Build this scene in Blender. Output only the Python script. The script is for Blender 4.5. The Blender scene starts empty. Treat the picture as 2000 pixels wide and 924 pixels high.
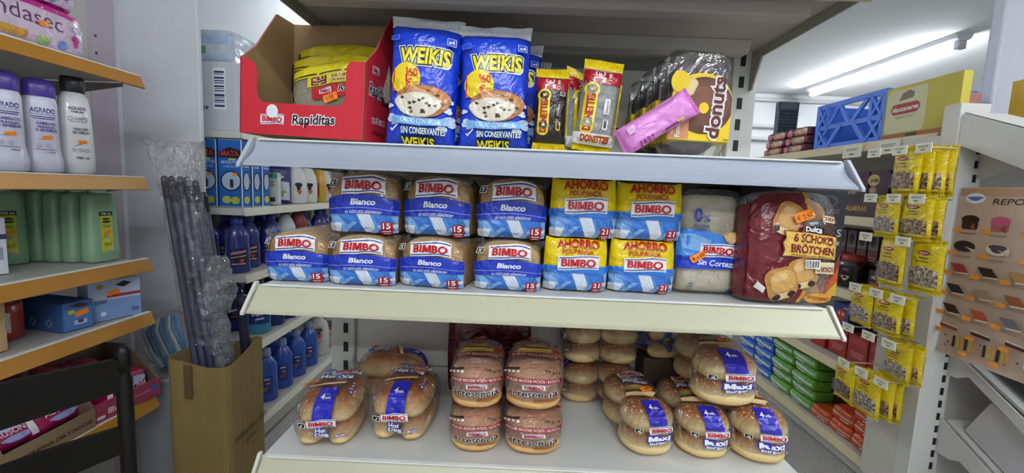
import bpy, bmesh, math, random
from math import sin, cos, pi, radians
from mathutils import Vector, Matrix, noise
from mathutils.geometry import tessellate_polygon
random.seed(7)
scene = bpy.context.scene
COL = scene.collection

# ------------------------------------------------------------------ camera, world, exposure
CAM_F, CAM_PITCH, CAM_ROLL, CAM_YAW, CAM_Z = 850.0, radians(6.061), radians(2.342), radians(.566), 1.15
cam_d = bpy.data.cameras.new('camera'); cam = bpy.data.objects.new('camera', cam_d); COL.objects.link(cam)
cam_d.sensor_width = 36; cam_d.lens = CAM_F * 36 / 2000; cam_d.clip_start = .01
_fw = Vector((-sin(CAM_YAW) * cos(CAM_PITCH), cos(CAM_YAW) * cos(CAM_PITCH), -sin(CAM_PITCH)))
_r = Vector((cos(CAM_YAW), sin(CAM_YAW), 0)); _u = _r.cross(_fw)
_r2 = cos(CAM_ROLL) * _r + sin(CAM_ROLL) * _u; _u2 = -sin(CAM_ROLL) * _r + cos(CAM_ROLL) * _u
cam.matrix_world = Matrix(((_r2.x, _u2.x, -_fw.x, 0), (_r2.y, _u2.y, -_fw.y, 0), (_r2.z, _u2.z, -_fw.z, CAM_Z), (0, 0, 0, 1)))
scene.camera = cam
vs = scene.view_settings
vs.view_transform = 'Standard'; vs.look = 'None'; vs.gamma = 1; vs.use_curve_mapping = False
vs.exposure = 0.45
world = bpy.data.worlds.new('shop_ambient'); scene.world = world; world.use_nodes = True
world.node_tree.nodes['Background'].inputs[0].default_value = (.86, .93, 1, 1)
WORLD_STRENGTH = .5
world.node_tree.nodes['Background'].inputs[1].default_value = WORLD_STRENGTH
TUBE_STRENGTH = 42.0
# tube fittings on the ceiling: x, y centre, turned across the room?
TUBES = [(3.0, 3.93, 0), (-1.0, 3.9, 0), (0.25, -.75, 1), (1.75, 0.35, 0), (0.25, -1.9, 1)]

# ------------------------------------------------------------------ materials
def lin(h):
    h = h.lstrip('#')
    o = []
    for i in (0, 2, 4):
        c = int(h[i:i + 2], 16) / 255
        o.append(c / 12.92 if c <= .04045 else ((c + .055) / 1.055) ** 2.4)
    return (*o, 1)
_M = {}
def node(nt, t, **kw):
    n = nt.nodes.new(t)
    for k, v in kw.items(): setattr(n, k, v)
    return n
def noise_tex(nt, scale, detail=3, coord='Object', rough=.5, stretch=None):
    tc = node(nt, 'ShaderNodeTexCoord'); nz = node(nt, 'ShaderNodeTexNoise')
    nz.inputs['Scale'].default_value = scale; nz.inputs['Detail'].default_value = detail; nz.inputs['Roughness'].default_value = rough
    if stretch:
        mp = node(nt, 'ShaderNodeMapping'); mp.inputs['Scale'].default_value = stretch
        nt.links.new(tc.outputs[coord], mp.inputs[0]); nt.links.new(mp.outputs[0], nz.inputs['Vector'])
    else: nt.links.new(tc.outputs[coord], nz.inputs['Vector'])
    return nz
def bump(nt, src, strength, dist=.002):
    b = node(nt, 'ShaderNodeBump'); b.inputs['Strength'].default_value = strength; b.inputs['Distance'].default_value = dist
    nt.links.new(src, b.inputs['Height']); return b
def M(hexc, rough=.45, var=.06, scale=40, bmp=0, bscale=200, metal=0, emit=0, spec=.5, coat=0, trans=0, stretch=None, bd=.002):
    key = ('M', hexc, rough, var, scale, bmp, bscale, metal, emit, spec, coat, trans, stretch, bd)
    if key in _M: return _M[key]
    m = bpy.data.materials.new('finish_' + hexc.strip('#')); m.use_nodes = True; nt = m.node_tree
    b = nt.nodes['Principled BSDF']; c = lin(hexc)
    nz = noise_tex(nt, scale, 3, stretch=stretch)
    mx = node(nt, 'ShaderNodeMix', data_type='RGBA'); nt.links.new(nz.outputs['Fac'], mx.inputs[0])
    mx.inputs[6].default_value = tuple(min(1, x * (1 - var)) for x in c[:3]) + (1,)
    mx.inputs[7].default_value = tuple(min(1, x * (1 + var)) for x in c[:3]) + (1,)
    nt.links.new(mx.outputs[2], b.inputs['Base Color'])
    b.inputs['Roughness'].default_value = rough; b.inputs['Metallic'].default_value = metal
    b.inputs['Specular IOR Level'].default_value = spec; b.inputs['Coat Weight'].default_value = coat
    b.inputs['Transmission Weight'].default_value = trans
    if emit:
        b.inputs['Emission Color'].default_value = c; b.inputs['Emission Strength'].default_value = emit
    if bmp:
        nb = noise_tex(nt, bscale, 4); nb.inputs['Distortion'].default_value = 1.2 if bd > .002 else 0; nt.links.new(bump(nt, nb.outputs['Fac'], bmp, bd).outputs[0], b.inputs['Normal'])
    _M[key] = m; return m
def ink(hexc): return M(hexc, .24, .03, 60, .8, 17, bd=.016, spec=.6)          # print on film or glossy wrap
def card(hexc): return M(hexc, .6, .06, 30, .1, 300)          # carton print
def film(tint='#ffffff', body=.05, gloss=.5, rough=.06, bscale=38, bd=.05):
    key = ('F', tint, body, gloss, rough, bscale, bd)
    if key in _M: return _M[key]
    m = bpy.data.materials.new('clear_film'); m.use_nodes = True; nt = m.node_tree
    nt.nodes.remove(nt.nodes['Principled BSDF']); out = nt.nodes['Material Output']
    tr = node(nt, 'ShaderNodeBsdfTransparent'); gl = node(nt, 'ShaderNodeBsdfGlossy'); df = node(nt, 'ShaderNodeBsdfDiffuse')
    tr.inputs[0].default_value = tuple(.25 + .75 * x for x in lin(tint)[:3]) + (1,); df.inputs[0].default_value = lin(tint)
    gl.inputs['Roughness'].default_value = rough
    n1 = noise_tex(nt, bscale, 3, rough=.55); n1.inputs['Distortion'].default_value = 2.2
    bp = bump(nt, n1.outputs['Fac'], 1.0, bd)
    nt.links.new(bp.outputs[0], gl.inputs['Normal'])
    fr = node(nt, 'ShaderNodeLayerWeight'); fr.inputs[0].default_value = .35
    nt.links.new(bp.outputs[0], fr.inputs['Normal'])
    mu = node(nt, 'ShaderNodeMath', operation='MULTIPLY_ADD'); mu.inputs[1].default_value = gloss; mu.inputs[2].default_value = .095
    nt.links.new(fr.outputs['Fresnel'], mu.inputs[0])
    m1 = node(nt, 'ShaderNodeMixShader'); m1.inputs[0].default_value = body
    nt.links.new(tr.outputs[0], m1.inputs[1]); nt.links.new(df.outputs[0], m1.inputs[2])
    m2 = node(nt, 'ShaderNodeMixShader'); nt.links.new(mu.outputs[0], m2.inputs[0])
    nt.links.new(m1.outputs[0], m2.inputs[1]); nt.links.new(gl.outputs[0], m2.inputs[2])
    nt.links.new(m2.outputs[0], out.inputs[0])
    _M[key] = m; return m
def bread(top, side, base, scale=26, seeds=0, lo=.25, hi=.62):
    """crust: pale sides, baked top (a bun's own colours), blotchy"""
    key = ('B', top, side, base, scale, seeds, lo, hi)
    if key in _M: return _M[key]
    m = bpy.data.materials.new('bread_crust'); m.use_nodes = True; nt = m.node_tree; b = nt.nodes['Principled BSDF']
    tc = node(nt, 'ShaderNodeTexCoord'); sx = node(nt, 'ShaderNodeSeparateXYZ'); nt.links.new(tc.outputs['Generated'], sx.inputs[0])
    nz = noise_tex(nt, scale, 4)
    ad = node(nt, 'ShaderNodeMath', operation='MULTIPLY_ADD'); ad.inputs[1].default_value = .22; nt.links.new(nz.outputs['Fac'], ad.inputs[0])
    sb = node(nt, 'ShaderNodeMath', operation='SUBTRACT'); sb.inputs[1].default_value = .11
    nt.links.new(sx.outputs['Z'], ad.inputs[2]); nt.links.new(ad.outputs[0], sb.inputs[0])
    cr = node(nt, 'ShaderNodeValToRGB'); e = cr.color_ramp.elements
    e[0].position = .04; e[0].color = lin(base); e[1].position = hi; e[1].color = lin(top)
    x = cr.color_ramp.elements.new(lo); x.color = lin(side); nt.links.new(sb.outputs[0], cr.inputs[0])
    src = cr.outputs[0]
    if seeds:
        vo = node(nt, 'ShaderNodeTexVoronoi'); vo.inputs['Scale'].default_value = 125; nt.links.new(tc.outputs['Object'], vo.inputs['Vector'])
        lt = node(nt, 'ShaderNodeMath', operation='LESS_THAN'); lt.inputs[1].default_value = .27; nt.links.new(vo.outputs['Distance'], lt.inputs[0])
        n2 = noise_tex(nt, 55, 2); g2 = node(nt, 'ShaderNodeMath', operation='GREATER_THAN'); g2.inputs[1].default_value = .46; nt.links.new(n2.outputs['Fac'], g2.inputs[0])
        g1 = node(nt, 'ShaderNodeMath', operation='GREATER_THAN'); g1.inputs[1].default_value = .5; nt.links.new(sx.outputs['Z'], g1.inputs[0])
        p1 = node(nt, 'ShaderNodeMath', operation='MULTIPLY'); p2 = node(nt, 'ShaderNodeMath', operation='MULTIPLY')
        nt.links.new(lt.outputs[0], p1.inputs[0]); nt.links.new(g2.outputs[0], p1.inputs[1]); nt.links.new(p1.outputs[0], p2.inputs[0]); nt.links.new(g1.outputs[0], p2.inputs[1])
        mx = node(nt, 'ShaderNodeMix', data_type='RGBA'); nt.links.new(p2.outputs[0], mx.inputs[0]); nt.links.new(src, mx.inputs[6]); mx.inputs[7].default_value = lin('#f2e0b4'); src = mx.outputs[2]
    nt.links.new(src, b.inputs['Base Color']); b.inputs['Roughness'].default_value = .5
    n3 = noise_tex(nt, 90, 6, rough=.65); nt.links.new(bump(nt, n3.outputs['Fac'], .6, .003).outputs[0], b.inputs['Normal'])
    _M[key] = m; return m
def speckle(c1, c2, c3, scale=90, rough=.5):
    key = ('S', c1, c2, c3, scale)
    if key in _M: return _M[key]
    m = bpy.data.materials.new('speckled'); m.use_nodes = True; nt = m.node_tree; b = nt.nodes['Principled BSDF']
    tc = node(nt, 'ShaderNodeTexCoord'); vo = node(nt, 'ShaderNodeTexVoronoi'); vo.inputs['Scale'].default_value = scale; nt.links.new(tc.outputs['Object'], vo.inputs['Vector'])
    sx = node(nt, 'ShaderNodeSeparateColor'); nt.links.new(vo.outputs['Color'], sx.inputs[0])
    cr = node(nt, 'ShaderNodeValToRGB'); e = cr.color_ramp.elements
    e[0].position = .15; e[0].color = lin(c1); e[1].position = .9; e[1].color = lin(c3); x = cr.color_ramp.elements.new(.5); x.color = lin(c2)
    nt.links.new(sx.outputs[0], cr.inputs[0]); nt.links.new(cr.outputs[0], b.inputs['Base Color']); b.inputs['Roughness'].default_value = rough
    nt.links.new(bump(nt, vo.outputs['Distance'], .5, .004).outputs[0], b.inputs['Normal'])
    _M[key] = m; return m

# ------------------------------------------------------------------ mesh collecting
class MB:
    def __init__(s): s.v = []; s.f = []; s.m = []; s.sm = []; s.mats = []
    def mi(s, mat):
        if mat not in s.mats: s.mats.append(mat)
        return s.mats.index(mat)
    def faces(s, vs, fs, mat, smooth=False):
        o = len(s.v); s.v += [tuple(p) for p in vs]; i = s.mi(mat)
        for f in fs: s.f.append([o + k for k in f]); s.m.append(i); s.sm.append(smooth)
        return s
    def grid(s, fn, us, vs, mat, smooth=True, wrap=False, flip=False):
        nu, nv = len(us), len(vs); P = [fn(u, v) for v in vs for u in us]; F = []
        for j in range(nv - 1):
            for i in range(nu if wrap else nu - 1):
                a, b = j * nu + i, j * nu + (i + 1) % nu
                q = [a, b, b + nu, a + nu]; F.append(q[::-1] if flip else q)
        return s.faces(P, F, mat, smooth)
    def bm(s, bm, mat, smooth=False):
        bm.verts.index_update(); s.faces([v.co[:] for v in bm.verts], [[v.index for v in f.verts] for f in bm.faces], mat, smooth); bm.free(); return s
    def box(s, x0, x1, y0, y1, z0, z1, mat, bev=0, seg=2):
        b = bmesh.new(); bmesh.ops.create_cube(b, size=1)
        for v in b.verts: v.co = Vector(((x0 + x1) / 2 + v.co.x * (x1 - x0), (y0 + y1) / 2 + v.co.y * (y1 - y0), (z0 + z1) / 2 + v.co.z * (z1 - z0)))
        if bev: bmesh.ops.bevel(b, geom=list(b.edges), offset=bev, segments=seg, affect='EDGES', profile=.5)
        return s.bm(b, mat)
    def prism(s, prof, axis, a0, a1, mat, bev=0):
        """profile polygon extruded along an axis; prof in the other two axes (cyclic order)"""
        def P(p, a): return (a, p[0], p[1]) if axis == 'x' else ((p[0], a, p[1]) if axis == 'y' else (p[0], p[1], a))
        b = bmesh.new(); A = [b.verts.new(P(p, a0)) for p in prof]; B = [b.verts.new(P(p, a1)) for p in prof]; n = len(prof)
        b.faces.new(A[::-1]); b.faces.new(B)
        for i in range(n): b.faces.new((A[i], A[(i + 1) % n], B[(i + 1) % n], B[i]))
        bmesh.ops.recalc_face_normals(b, faces=list(b.faces))
        if bev: bmesh.ops.bevel(b, geom=list(b.edges), offset=bev, segments=2, affect='EDGES', profile=.5)
        return s.bm(b, mat)
    def lathe(s, prof, mat, sx=1, sy=1, n=24, cx=0, cy=0, cap=True, p=2.0):
        def R(a):
            c, d = abs(cos(a)), abs(sin(a)); return 1 / (c ** p + d ** p) ** (1 / p)
        P = []; F = []
        for r, z in prof:
            for k in range(n):
                a = 2 * pi * k / n; q = R(a) if p != 2 else 1
                P.append((cx + r * sx * q * cos(a), cy + r * sy * q * sin(a), z))
        for j in range(len(prof) - 1):
            for k in range(n): F.append([j * n + k, j * n + (k + 1) % n, (j + 1) * n + (k + 1) % n, (j + 1) * n + k])
        s.faces(P, F, mat, True)
        if cap:
            s.faces(P[:n], [list(range(n))[::-1]], mat); s.faces(P[-n:], [list(range(n))], mat)
        return s
    def tube(s, pts, r, mat, n=8, cap=True):
        pts = [Vector(p) for p in pts]; P = []; F = []; up = None
        for i, p in enumerate(pts):
            d = (pts[min(i + 1, len(pts) - 1)] - pts[max(i - 1, 0)]).normalized()
            if up is None: up = Vector((0, 0, 1)) if abs(d.z) < .9 else Vector((0, 1, 0))
            x = d.cross(up).normalized(); y = x.cross(d).normalized(); up = y
            rr = r[i] if isinstance(r, (list, tuple)) else r
            for k in range(n):
                a = 2 * pi * k / n; P.append(tuple(p + x * rr * cos(a) + y * rr * sin(a)))
        for j in range(len(pts) - 1):
            for k in range(n): F.append([j * n + k, j * n + (k + 1) % n, (j + 1) * n + (k + 1) % n, (j + 1) * n + k])
        s.faces(P, F, mat, True)
        if cap: s.faces(P[:n], [list(range(n))[::-1]], mat); s.faces(P[-n:], [list(range(n))], mat)
        return s
    def build(s, name, parent=None, loc=None, rot=None):
        me = bpy.data.meshes.new(name); me.from_pydata(s.v, [], s.f)
        for m in s.mats: me.materials.append(m)
        me.polygons.foreach_set('material_index', s.m); me.polygons.foreach_set('use_smooth', s.sm); me.update()
        o = bpy.data.objects.new(name, me); COL.objects.link(o)
        if parent: o.parent = parent
        if loc: o.location = loc
        if rot: o.rotation_euler = rot
        return o
def lsp(a, b, n): return [a + (b - a) * i / (n - 1) for i in range(n)]

# ------------------------------------------------------------------ print laid on a surface S(u, v) given in metres
_T = {}
def raw_glyphs(txt, bold):
    cu = bpy.data.curves.new('t', 'FONT'); cu.body = txt; cu.size = 1; cu.offset = bold; cu.resolution_u = 3; cu.fill_mode = 'FRONT'
    ob = bpy.data.objects.new('t', cu); me = bpy.data.meshes.new_from_object(ob)
    P = [(v.co.x, v.co.y) for v in me.vertices]; F = [list(p.vertices) for p in me.polygons]
    bpy.data.meshes.remove(me); bpy.data.objects.remove(ob); bpy.data.curves.remove(cu)
    return P, F
def adv(txt):
    k = ('adv', txt)
    if k not in _T:
        w = lambda q: max(p[0] for p in raw_glyphs(q, 0)[0])
        _T[k] = w('I' + txt + 'I') - w('II')
    return _T[k]
def glyphs(txt, bold=0.0):
    """outlines of a text; a heavy M is drawn by hand because a thickened font M closes up"""
    k = (txt, bold)
    if k in _T: return _T[k]
    if 'M' in txt and len(txt) < 12:
        P = []; F = []; x = 0; H = max(p[1] for p in raw_glyphs('I', 0)[0])
        for ch in txt:
            w = adv(ch)
            if ch == 'M':
                x0, x1, y0, y1 = x + .05 - bold, x + w - .05 + bold, -bold, H + bold; st = .15 + bold * 1.7; m = (x0 + x1) / 2; v = .13 + bold
                q = [[(x0, y0), (x0 + st, y0), (x0 + st, y1), (x0, y1)], [(x1 - st, y0), (x1, y0), (x1, y1), (x1 - st, y1)],
                     [(x0 + st * .3, y1), (m - v * .62, y0 + .06), (m + v * .62, y0 + .06), (m, y0 + .06 + st * 1.5), (x0 + st * 1.25, y1)], [(m - v * .62, y0 + .06), (m + v * .62, y0 + .06), (x1 - st * .3, y1), (x1 - st * 1.25, y1), (m, y0 + .06 + st * 1.5)]]
                for f in q[:2]: F.append(list(range(len(P), len(P) + 4))); P += f
                for f in q[2:]:
                    for t in tessellate_polygon([[Vector((a, c, 0)) for a, c in f]]):
                        t = [f[i] for i in t]; ar = (t[1][0] - t[0][0]) * (t[2][1] - t[0][1]) - (t[2][0] - t[0][0]) * (t[1][1] - t[0][1])
                        F.append([len(P), len(P) + 1, len(P) + 2] if ar > 0 else [len(P) + 2, len(P) + 1, len(P)]); P += t
            elif ch != ' ':
                p, f = raw_glyphs(ch, bold); o = len(P); P += [(a + x, c) for a, c in p]; F += [[o + i for i in g] for g in f]
            x += w
    else: P, F = raw_glyphs(txt, bold)
    xs = [p[0] for p in P] or [0, 1]; ys = [p[1] for p in P] or [0, 1]
    _T[k] = (P, F, (min(xs), max(xs), min(ys), max(ys))); return _T[k]
def clip(poly, x0, x1, y0, y1):
    for ax, lim, sg in ((0, x0, 1), (0, x1, -1), (1, y0, 1), (1, y1, -1)):
        out = []
        for i, p in enumerate(poly):
            q = poly[(i + 1) % len(poly)]; a = (p[ax] - lim) * sg; b = (q[ax] - lim) * sg
            if a >= 0: out.append(p)
            if (a > 0 > b) or (a < 0 < b):
                t = a / (a - b); out.append((p[0] + (q[0] - p[0]) * t, p[1] + (q[1] - p[1]) * t))
        poly = out
        if len(poly) < 3: return []
    return poly
class Art:
    def __init__(s, mb, S, off=.0013, step=.00022, cell=.012, inkf=ink, warp=None):
        
        s.mb = mb; s.S = S; s.off = off; s.step = step; s.k = 0; s.cell = cell; s.ink = inkf; s.warp = warp; s.T = lambda x, y: (x, y)
        s.bound = None
    def at(s, cx=0, cy=0, rot=0, shear=0, sc=1):
        c, d = cos(rot), sin(rot)
        s.T = lambda x, y: (cx + sc * ((x + shear * y) * c - y * d), cy + sc * ((x + shear * y) * d + y * c)); return s
    def _map(s, u, v, h):
        if s.warp: u, v = s.warp(u, v)
        e = .0012; p = Vector(s.S(u, v)); n = (Vector(s.S(u + e, v)) - Vector(s.S(u - e, v))).cross(Vector(s.S(u, v + e)) - Vector(s.S(u, v - e)))
        if n.length > 0: n.normalize()
        return tuple(p + n * h)
    def emit(s, P, F, col):
        h = s.off + s.step * s.k; s.k += 1
        s.mb.faces([s._map(u, v, h) for u, v in P], F, s.ink(col) if isinstance(col, str) else col, False); return s
    def poly(s, pts, col):
        pts = [s.T(*p) for p in pts]
        if s.bound: pass
        conv = True; sg = 0; n = len(pts)
        for i in range(n):
            a, b, c = pts[i], pts[(i + 1) % n], pts[(i + 2) % n]; z = (b[0] - a[0]) * (c[1] - b[1]) - (b[1] - a[1]) * (c[0] - b[0])
            if abs(z) > 1e-12:
                if sg and (z > 0) != (sg > 0): conv = False
                sg = z
        tris = [pts] if conv else [[pts[i] for i in t] for t in tessellate_polygon([[Vector((x, y, 0)) for x, y in pts]])]
        P = []; F = []; g = s.cell
        for t in tris:
            ar = sum(t[i][0] * t[(i + 1) % len(t)][1] - t[(i + 1) % len(t)][0] * t[i][1] for i in range(len(t)))
            if ar < 0: t = t[::-1]
            if s.bound:
                t = clip(t, *s.bound)
                if not t: continue
            x0 = min(p[0] for p in t); x1 = max(p[0] for p in t); y0 = min(p[1] for p in t); y1 = max(p[1] for p in t)
            for i in range(math.floor(x0 / g), math.ceil(x1 / g)):
                for j in range(math.floor(y0 / g), math.ceil(y1 / g)):
                    q = clip(t, i * g, (i + 1) * g, j * g, (j + 1) * g)
                    if q: F.append(list(range(len(P), len(P) + len(q)))); P += q
        return s.emit(P, F, col) if P else s
    def rect(s, cx, cy, w, h, col, r=0):
        if r <= 0: return s.poly([(cx - w / 2, cy - h / 2), (cx + w / 2, cy - h / 2), (cx + w / 2, cy + h / 2), (cx - w / 2, cy + h / 2)], col)
        P = []
        for qx, qy, a0 in ((1, 1, 0), (-1, 1, 90), (-1, -1, 180), (1, -1, 270)):
            for k in range(5):
                a = radians(a0 + 22.5 * k); P.append((cx + qx * (w / 2 - r) + r * cos(a), cy + qy * (h / 2 - r) + r * sin(a)))
        return s.poly(P, col)
    def disc(s, cx, cy, rx, ry, col, n=26, wob=0, seed=0):
        return s.poly([(cx + rx * (1 + wob * sin(3 * a + seed) + wob * .6 * sin(5 * a + 2 * seed)) * cos(a), cy + ry * (1 + wob * sin(3 * a + seed)) * sin(a)) for a in lsp(0, 2 * pi, n + 1)[:-1]], col)
    def band(s, u0, u1, lo, hi, col, n=16):
        us = lsp(u0, u1, n); lo = lo if callable(lo) else (lambda u, c=lo: c); hi = hi if callable(hi) else (lambda u, c=hi: c)
        m = max(2, int(abs(hi(0) - lo(0)) / s.cell) + 2); P = []; F = []
        for j in range(m):
            for u in us: P.append(s.T(u, lo(u) + (hi(u) - lo(u)) * j / (m - 1)))
        for j in range(m - 1):
            for i in range(n - 1): a = j * n + i; F.append([a, a + 1, a + n + 1, a + n])
        return s.emit(P, F, col)
    def text(s, txt, cx, cy, h, col, w=None, bold=.012, shear=0, rot=0, out=(), arc=0):
        P0, F0, bb = glyphs(txt, 0); sy = h / max(1e-6, (bb[3] - bb[2])); sx = (w / max(1e-6, bb[1] - bb[0])) if w else sy
        mx, my = (bb[0] + bb[1]) / 2, (bb[2] + bb[3]) / 2; c, d = cos(rot), sin(rot)
        for bo, cl in list(out) + [(bold, col)]:
            P, F, _ = glyphs(txt, bo); Q = []
            for x, y in P:
                x = (x - mx) * sx; y = (y - my) * sy; y += arc * x * x; x += shear * y
                Q.append(s.T(cx + x * c - y * d, cy + x * d + y * c))
            if s.bound:
                b = s.bound; Q = [(min(max(x, b[0]), b[1]), min(max(y, b[2]), b[3])) for x, y in Q]
            s.emit(Q, F, cl)
        return s
    def lines(s, cx, cy, w, h, n, col, r=.5):
        for i in range(n): s.rect(cx, cy + h / 2 - (i + .5) * h / n, w * (1 - .25 * ((i * 7) % 3) / 2), h / n * r, col)
        return s
    def bimbo(s, cx, cy, w, rot=0):
        h = w * .36; s.k += 1; T0 = s.T; c, d = cos(rot), sin(rot)
        s.T = lambda x, y: T0(cx + x * c - y * d, cy + x * d + y * c)
        wav = lambda q: (lambda u: q + .05 * h - .45 * h * (u / w) ** 2 * .5 + .06 * h * sin(u / w * 5))
        s.band(-w / 2, w / 2, wav(-h * .52), wav(h * .52), '#f3f1f0', 12)
        s.band(-w * .47, w * .49, wav(h * .36), wav(h * .43), '#22408f', 12)
        s.band(-w * .49, w * .47, wav(-h * .43), wav(-h * .36), '#22408f', 12)
        s.text('BIMBO', 0, .02 * h, h * .5, '#c3151f', w=w * .82, bold=.04, shear=.05)
        s.T = T0; return s
    def sticker(s, cx, cy, w=.024, rot=0, txt=''):
        T0 = s.T; c, d = cos(rot), sin(rot); s.T = lambda x, y: T0(cx + x * c - y * d, cy + x * d + y * c); h = w * .45
        s.poly([(-w / 2, -h * .35), (-w * .42, -h / 2), (w * .42, -h / 2), (w / 2, -h * .35), (w / 2, h * .35), (w * .42, h / 2), (-w * .42, h / 2), (-w / 2, h * .35)], '#ff8a1c')
        if txt: s.text(txt, 0, 0, h * .5, '#7a3a12', bold=.005)
        s.T = T0; return s
    def bars(s, cx, cy, w, h, horiz=False):
        s.rect(cx, cy, w, h, '#f4f2ef'); x = -w * .44; k = 0
        rnd = [.05, .02, .035, .02, .06, .03, .02, .045, .025, .03, .05, .02]
        while x < w * .42:
            t = w * rnd[k % 12]; s.k -= 1 if k else 0
            (s.rect(cx + x + t / 2, cy, t, h * .8, '#1c1c22') if not horiz else s.rect(cx, cy + (x + t / 2) * h / w, w * .8, t * h / w, '#2b3a78')); x += t * 2; k += 1
        return s
def plane_fn(o, u, v):
    o, u, v = Vector(o), Vector(u), Vector(v); return lambda a, b: tuple(o + u * a + v * b)

# ------------------------------------------------------------------ things, parts, copies
def tag(o, label, cat, group=None):
    o['label'] = label; o['category'] = cat
    if group: o['group'] = group
    return o
def thing(name, label, cat, loc=(0, 0, 0), rot=(0, 0, 0), group=None):
    o = bpy.data.objects.new(name, None); COL.objects.link(o); o.location = loc; o.rotation_euler = rot; o.empty_display_size = .02
    return tag(o, label, cat, group)
KIDS = {}
def kids(o): return [c for c in o.children]
def dup(o, label=None, loc=None, rot=None, group=None, sc=None, parent=None):
    c = o.copy(); COL.objects.link(c)
    if parent is not None: c.parent = parent
    else:
        if label: c['label'] = label
        if group: c['group'] = group
        if loc: c.location = loc
        if rot is not None: c.rotation_euler = rot
        if sc: c.scale = sc
    for k in kids(o): dup(k, parent=c)
    return c
def structure(mb, name):
    o = mb.build(name); o['kind'] = 'structure'; return o
USED = set()
def series(proto, items, group):
    """items: (label, loc, rot, scale); first one moves the prototype, the others copy it"""
    out = []
    for i, it in enumerate(items):
        lab, loc = it[0], it[1]; rot = it[2] if len(it) > 2 else (0, 0, 0); sc = it[3] if len(it) > 3 else None
        if i == 0:
            proto['label'] = lab; proto.location = loc; proto.rotation_euler = rot; proto['group'] = group
            if sc: proto.scale = sc
            out.append(proto)
        else: out.append(dup(proto, lab, loc, rot, group, sc or (1, 1, 1)))
    return out
# ------------------------------------------------------------------ the shop: shell
WALLW = M('#d8dade', .85, .05, 8, .8, 45); CEIL = M('#eceeee', .9, .03, 5, .15, 60)
FLOOR = speckle('#8f8e8a', '#a5a39e', '#bab7b0', 420, .55)
mb = MB(); mb.box(-3, 5.4, -2.6, 5.3, -.06, 0, FLOOR); structure(mb, 'floor')
mb = MB(); mb.box(-3, 5.4, -2.6, 5.3, 2.34, 2.42, CEIL); structure(mb, 'ceiling')
mb = MB(); mb.box(-1.56, -1.43, -2.6, 1.585, 0, 2.34, WALLW); mb.box(-1.80, -1.62, 1.69, 5.06, 0, 2.34, WALLW); structure(mb, 'wall_left')
mb = MB(); mb.box(-1.62, -1.15, 1.58, 1.60, 0, 2.34, WALLW, .004); structure(mb, 'wall_pillar')
mb = MB(); mb.box(-3, 5.4, 5.06, 5.2, 0, 2.34, CEIL); structure(mb, 'wall_back')
mb = MB(); mb.box(5.2, 5.4, -2.6, 5.06, 0, 2.34, CEIL); structure(mb, 'wall_right')
mb = MB(); mb.box(2.04, 2.7, 1.97, 2.03, 0, 2.34, M('#d9dbe2', .85, .03, 8, .2, 50), .01); structure(mb, 'wall_column')
PIPE = M('#cfd1d0', .45)
for nm, pts, lab in (('cable_conduit', [(1.0, 5.03, 2.27), (3.4, 5.03, 2.27), (5.1, 5.03, 2.27)], 'long white cable conduit running along the top of the far wall'),
                ('cable_conduit', [(2.2, 5.03, 1.98), (3.05, 5.03, 1.98), (3.16, 5.03, 1.95), (3.2, 5.03, 1.86), (3.2, 5.03, 1.2)], 'upper of two grey conduits bending downwards on the far wall'),
                ('cable_conduit', [(2.2, 5.03, 1.84), (2.85, 5.03, 1.84), (2.96, 5.03, 1.81), (3.0, 5.03, 1.72), (3.0, 5.03, 1.2)], 'lower of two grey conduits bending downwards on the far wall')):
    m_ = MB(); m_.tube(pts, .022, PIPE, 8); tag(m_.build(nm), lab, 'pipe')
# fluorescent fittings, each with its lit tube
LAMP = M('#f2f8ff', .4, 0, 1, emit=TUBE_STRENGTH); FIT = M('#dfe3e6', .4)
FITLAB = ['long lit fluorescent fitting on the ceiling over the crate and cartons', 'lit fluorescent fitting on the ceiling above the bottle aisle', 'lit fluorescent fitting across the ceiling behind the viewer',
          'lit fluorescent fitting on the ceiling over the poster stand', 'lit fluorescent fitting across the ceiling far behind the viewer', 'lit fluorescent fitting on the ceiling behind the bread stand']
for (x, y, turn), lab in zip(TUBES, FITLAB):
    t = thing('ceiling_light', lab, 'light', (x, y, 2.34), (0, 0, pi / 2 if turn else 0), 'fluorescent ceiling lights')
    b = MB(); b.prism([(-.06, 0), (-.05, -.03), (-.03, -.045), (.03, -.045), (.05, -.03), (.06, 0)], 'y', -.79, .79, FIT); b.build('housing', t)
    b = MB(); b.tube([(0, -.745, -.075), (0, .745, -.075)], .024, LAMP, 14); b.build('fluorescent_tube', t)
    for s in (-1, 1):
        b = MB(); b.box(-.03, .03, s * .765 - .02, s * .765 + .02, -.1, -.04, M('#c8ccd0', .35), .008); b.build('lamp_holder', t)

# ------------------------------------------------------------------ bread stand in the middle
CREAM = M('#dddccf', .42, .04, 6, .05, 200); CREAM2 = M('#bfbd9f', .4, .04, 6, .05, 200); GREYM = M('#b4b3ad', .5, .05, 9); DARK = M('#1b1b1d', .7)
DECK = M('#cfd0cc', .4, .04, 5, .05, 300); BLUEG = M('#a4abb7', .26, .03, 5)
GX0, GX1 = -.45, .545
def at0(mb_, name, t): return mb_.build(name, t, (-t.location.x, -t.location.y, -t.location.z))
def slotted(mb_, x0, x1, y0, y1, z0, z1, mat, xs, pitch=.05, face='-y', zs=None):
    mb_.box(x0, x1, y0, y1, z0, z1, mat, .003)
    z = (zs or z0) + .03
    while z < z1 - .03:
        if face == '-y': mb_.box(xs - .006, xs + .006, y0 - .001, y0 + .004, z - .013, z + .013, DARK)
        else:
            X = x1 if face == '+x' else x0
            mb_.box(X - .001, X + .001, xs - .006, xs + .006, z - .013, z + .013, DARK)
        z += pitch
G = thing('bread_gondola', 'cream metal shop shelving stand with four shelves of packed bread', 'shelving', (.0475, .9, 0))
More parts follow.
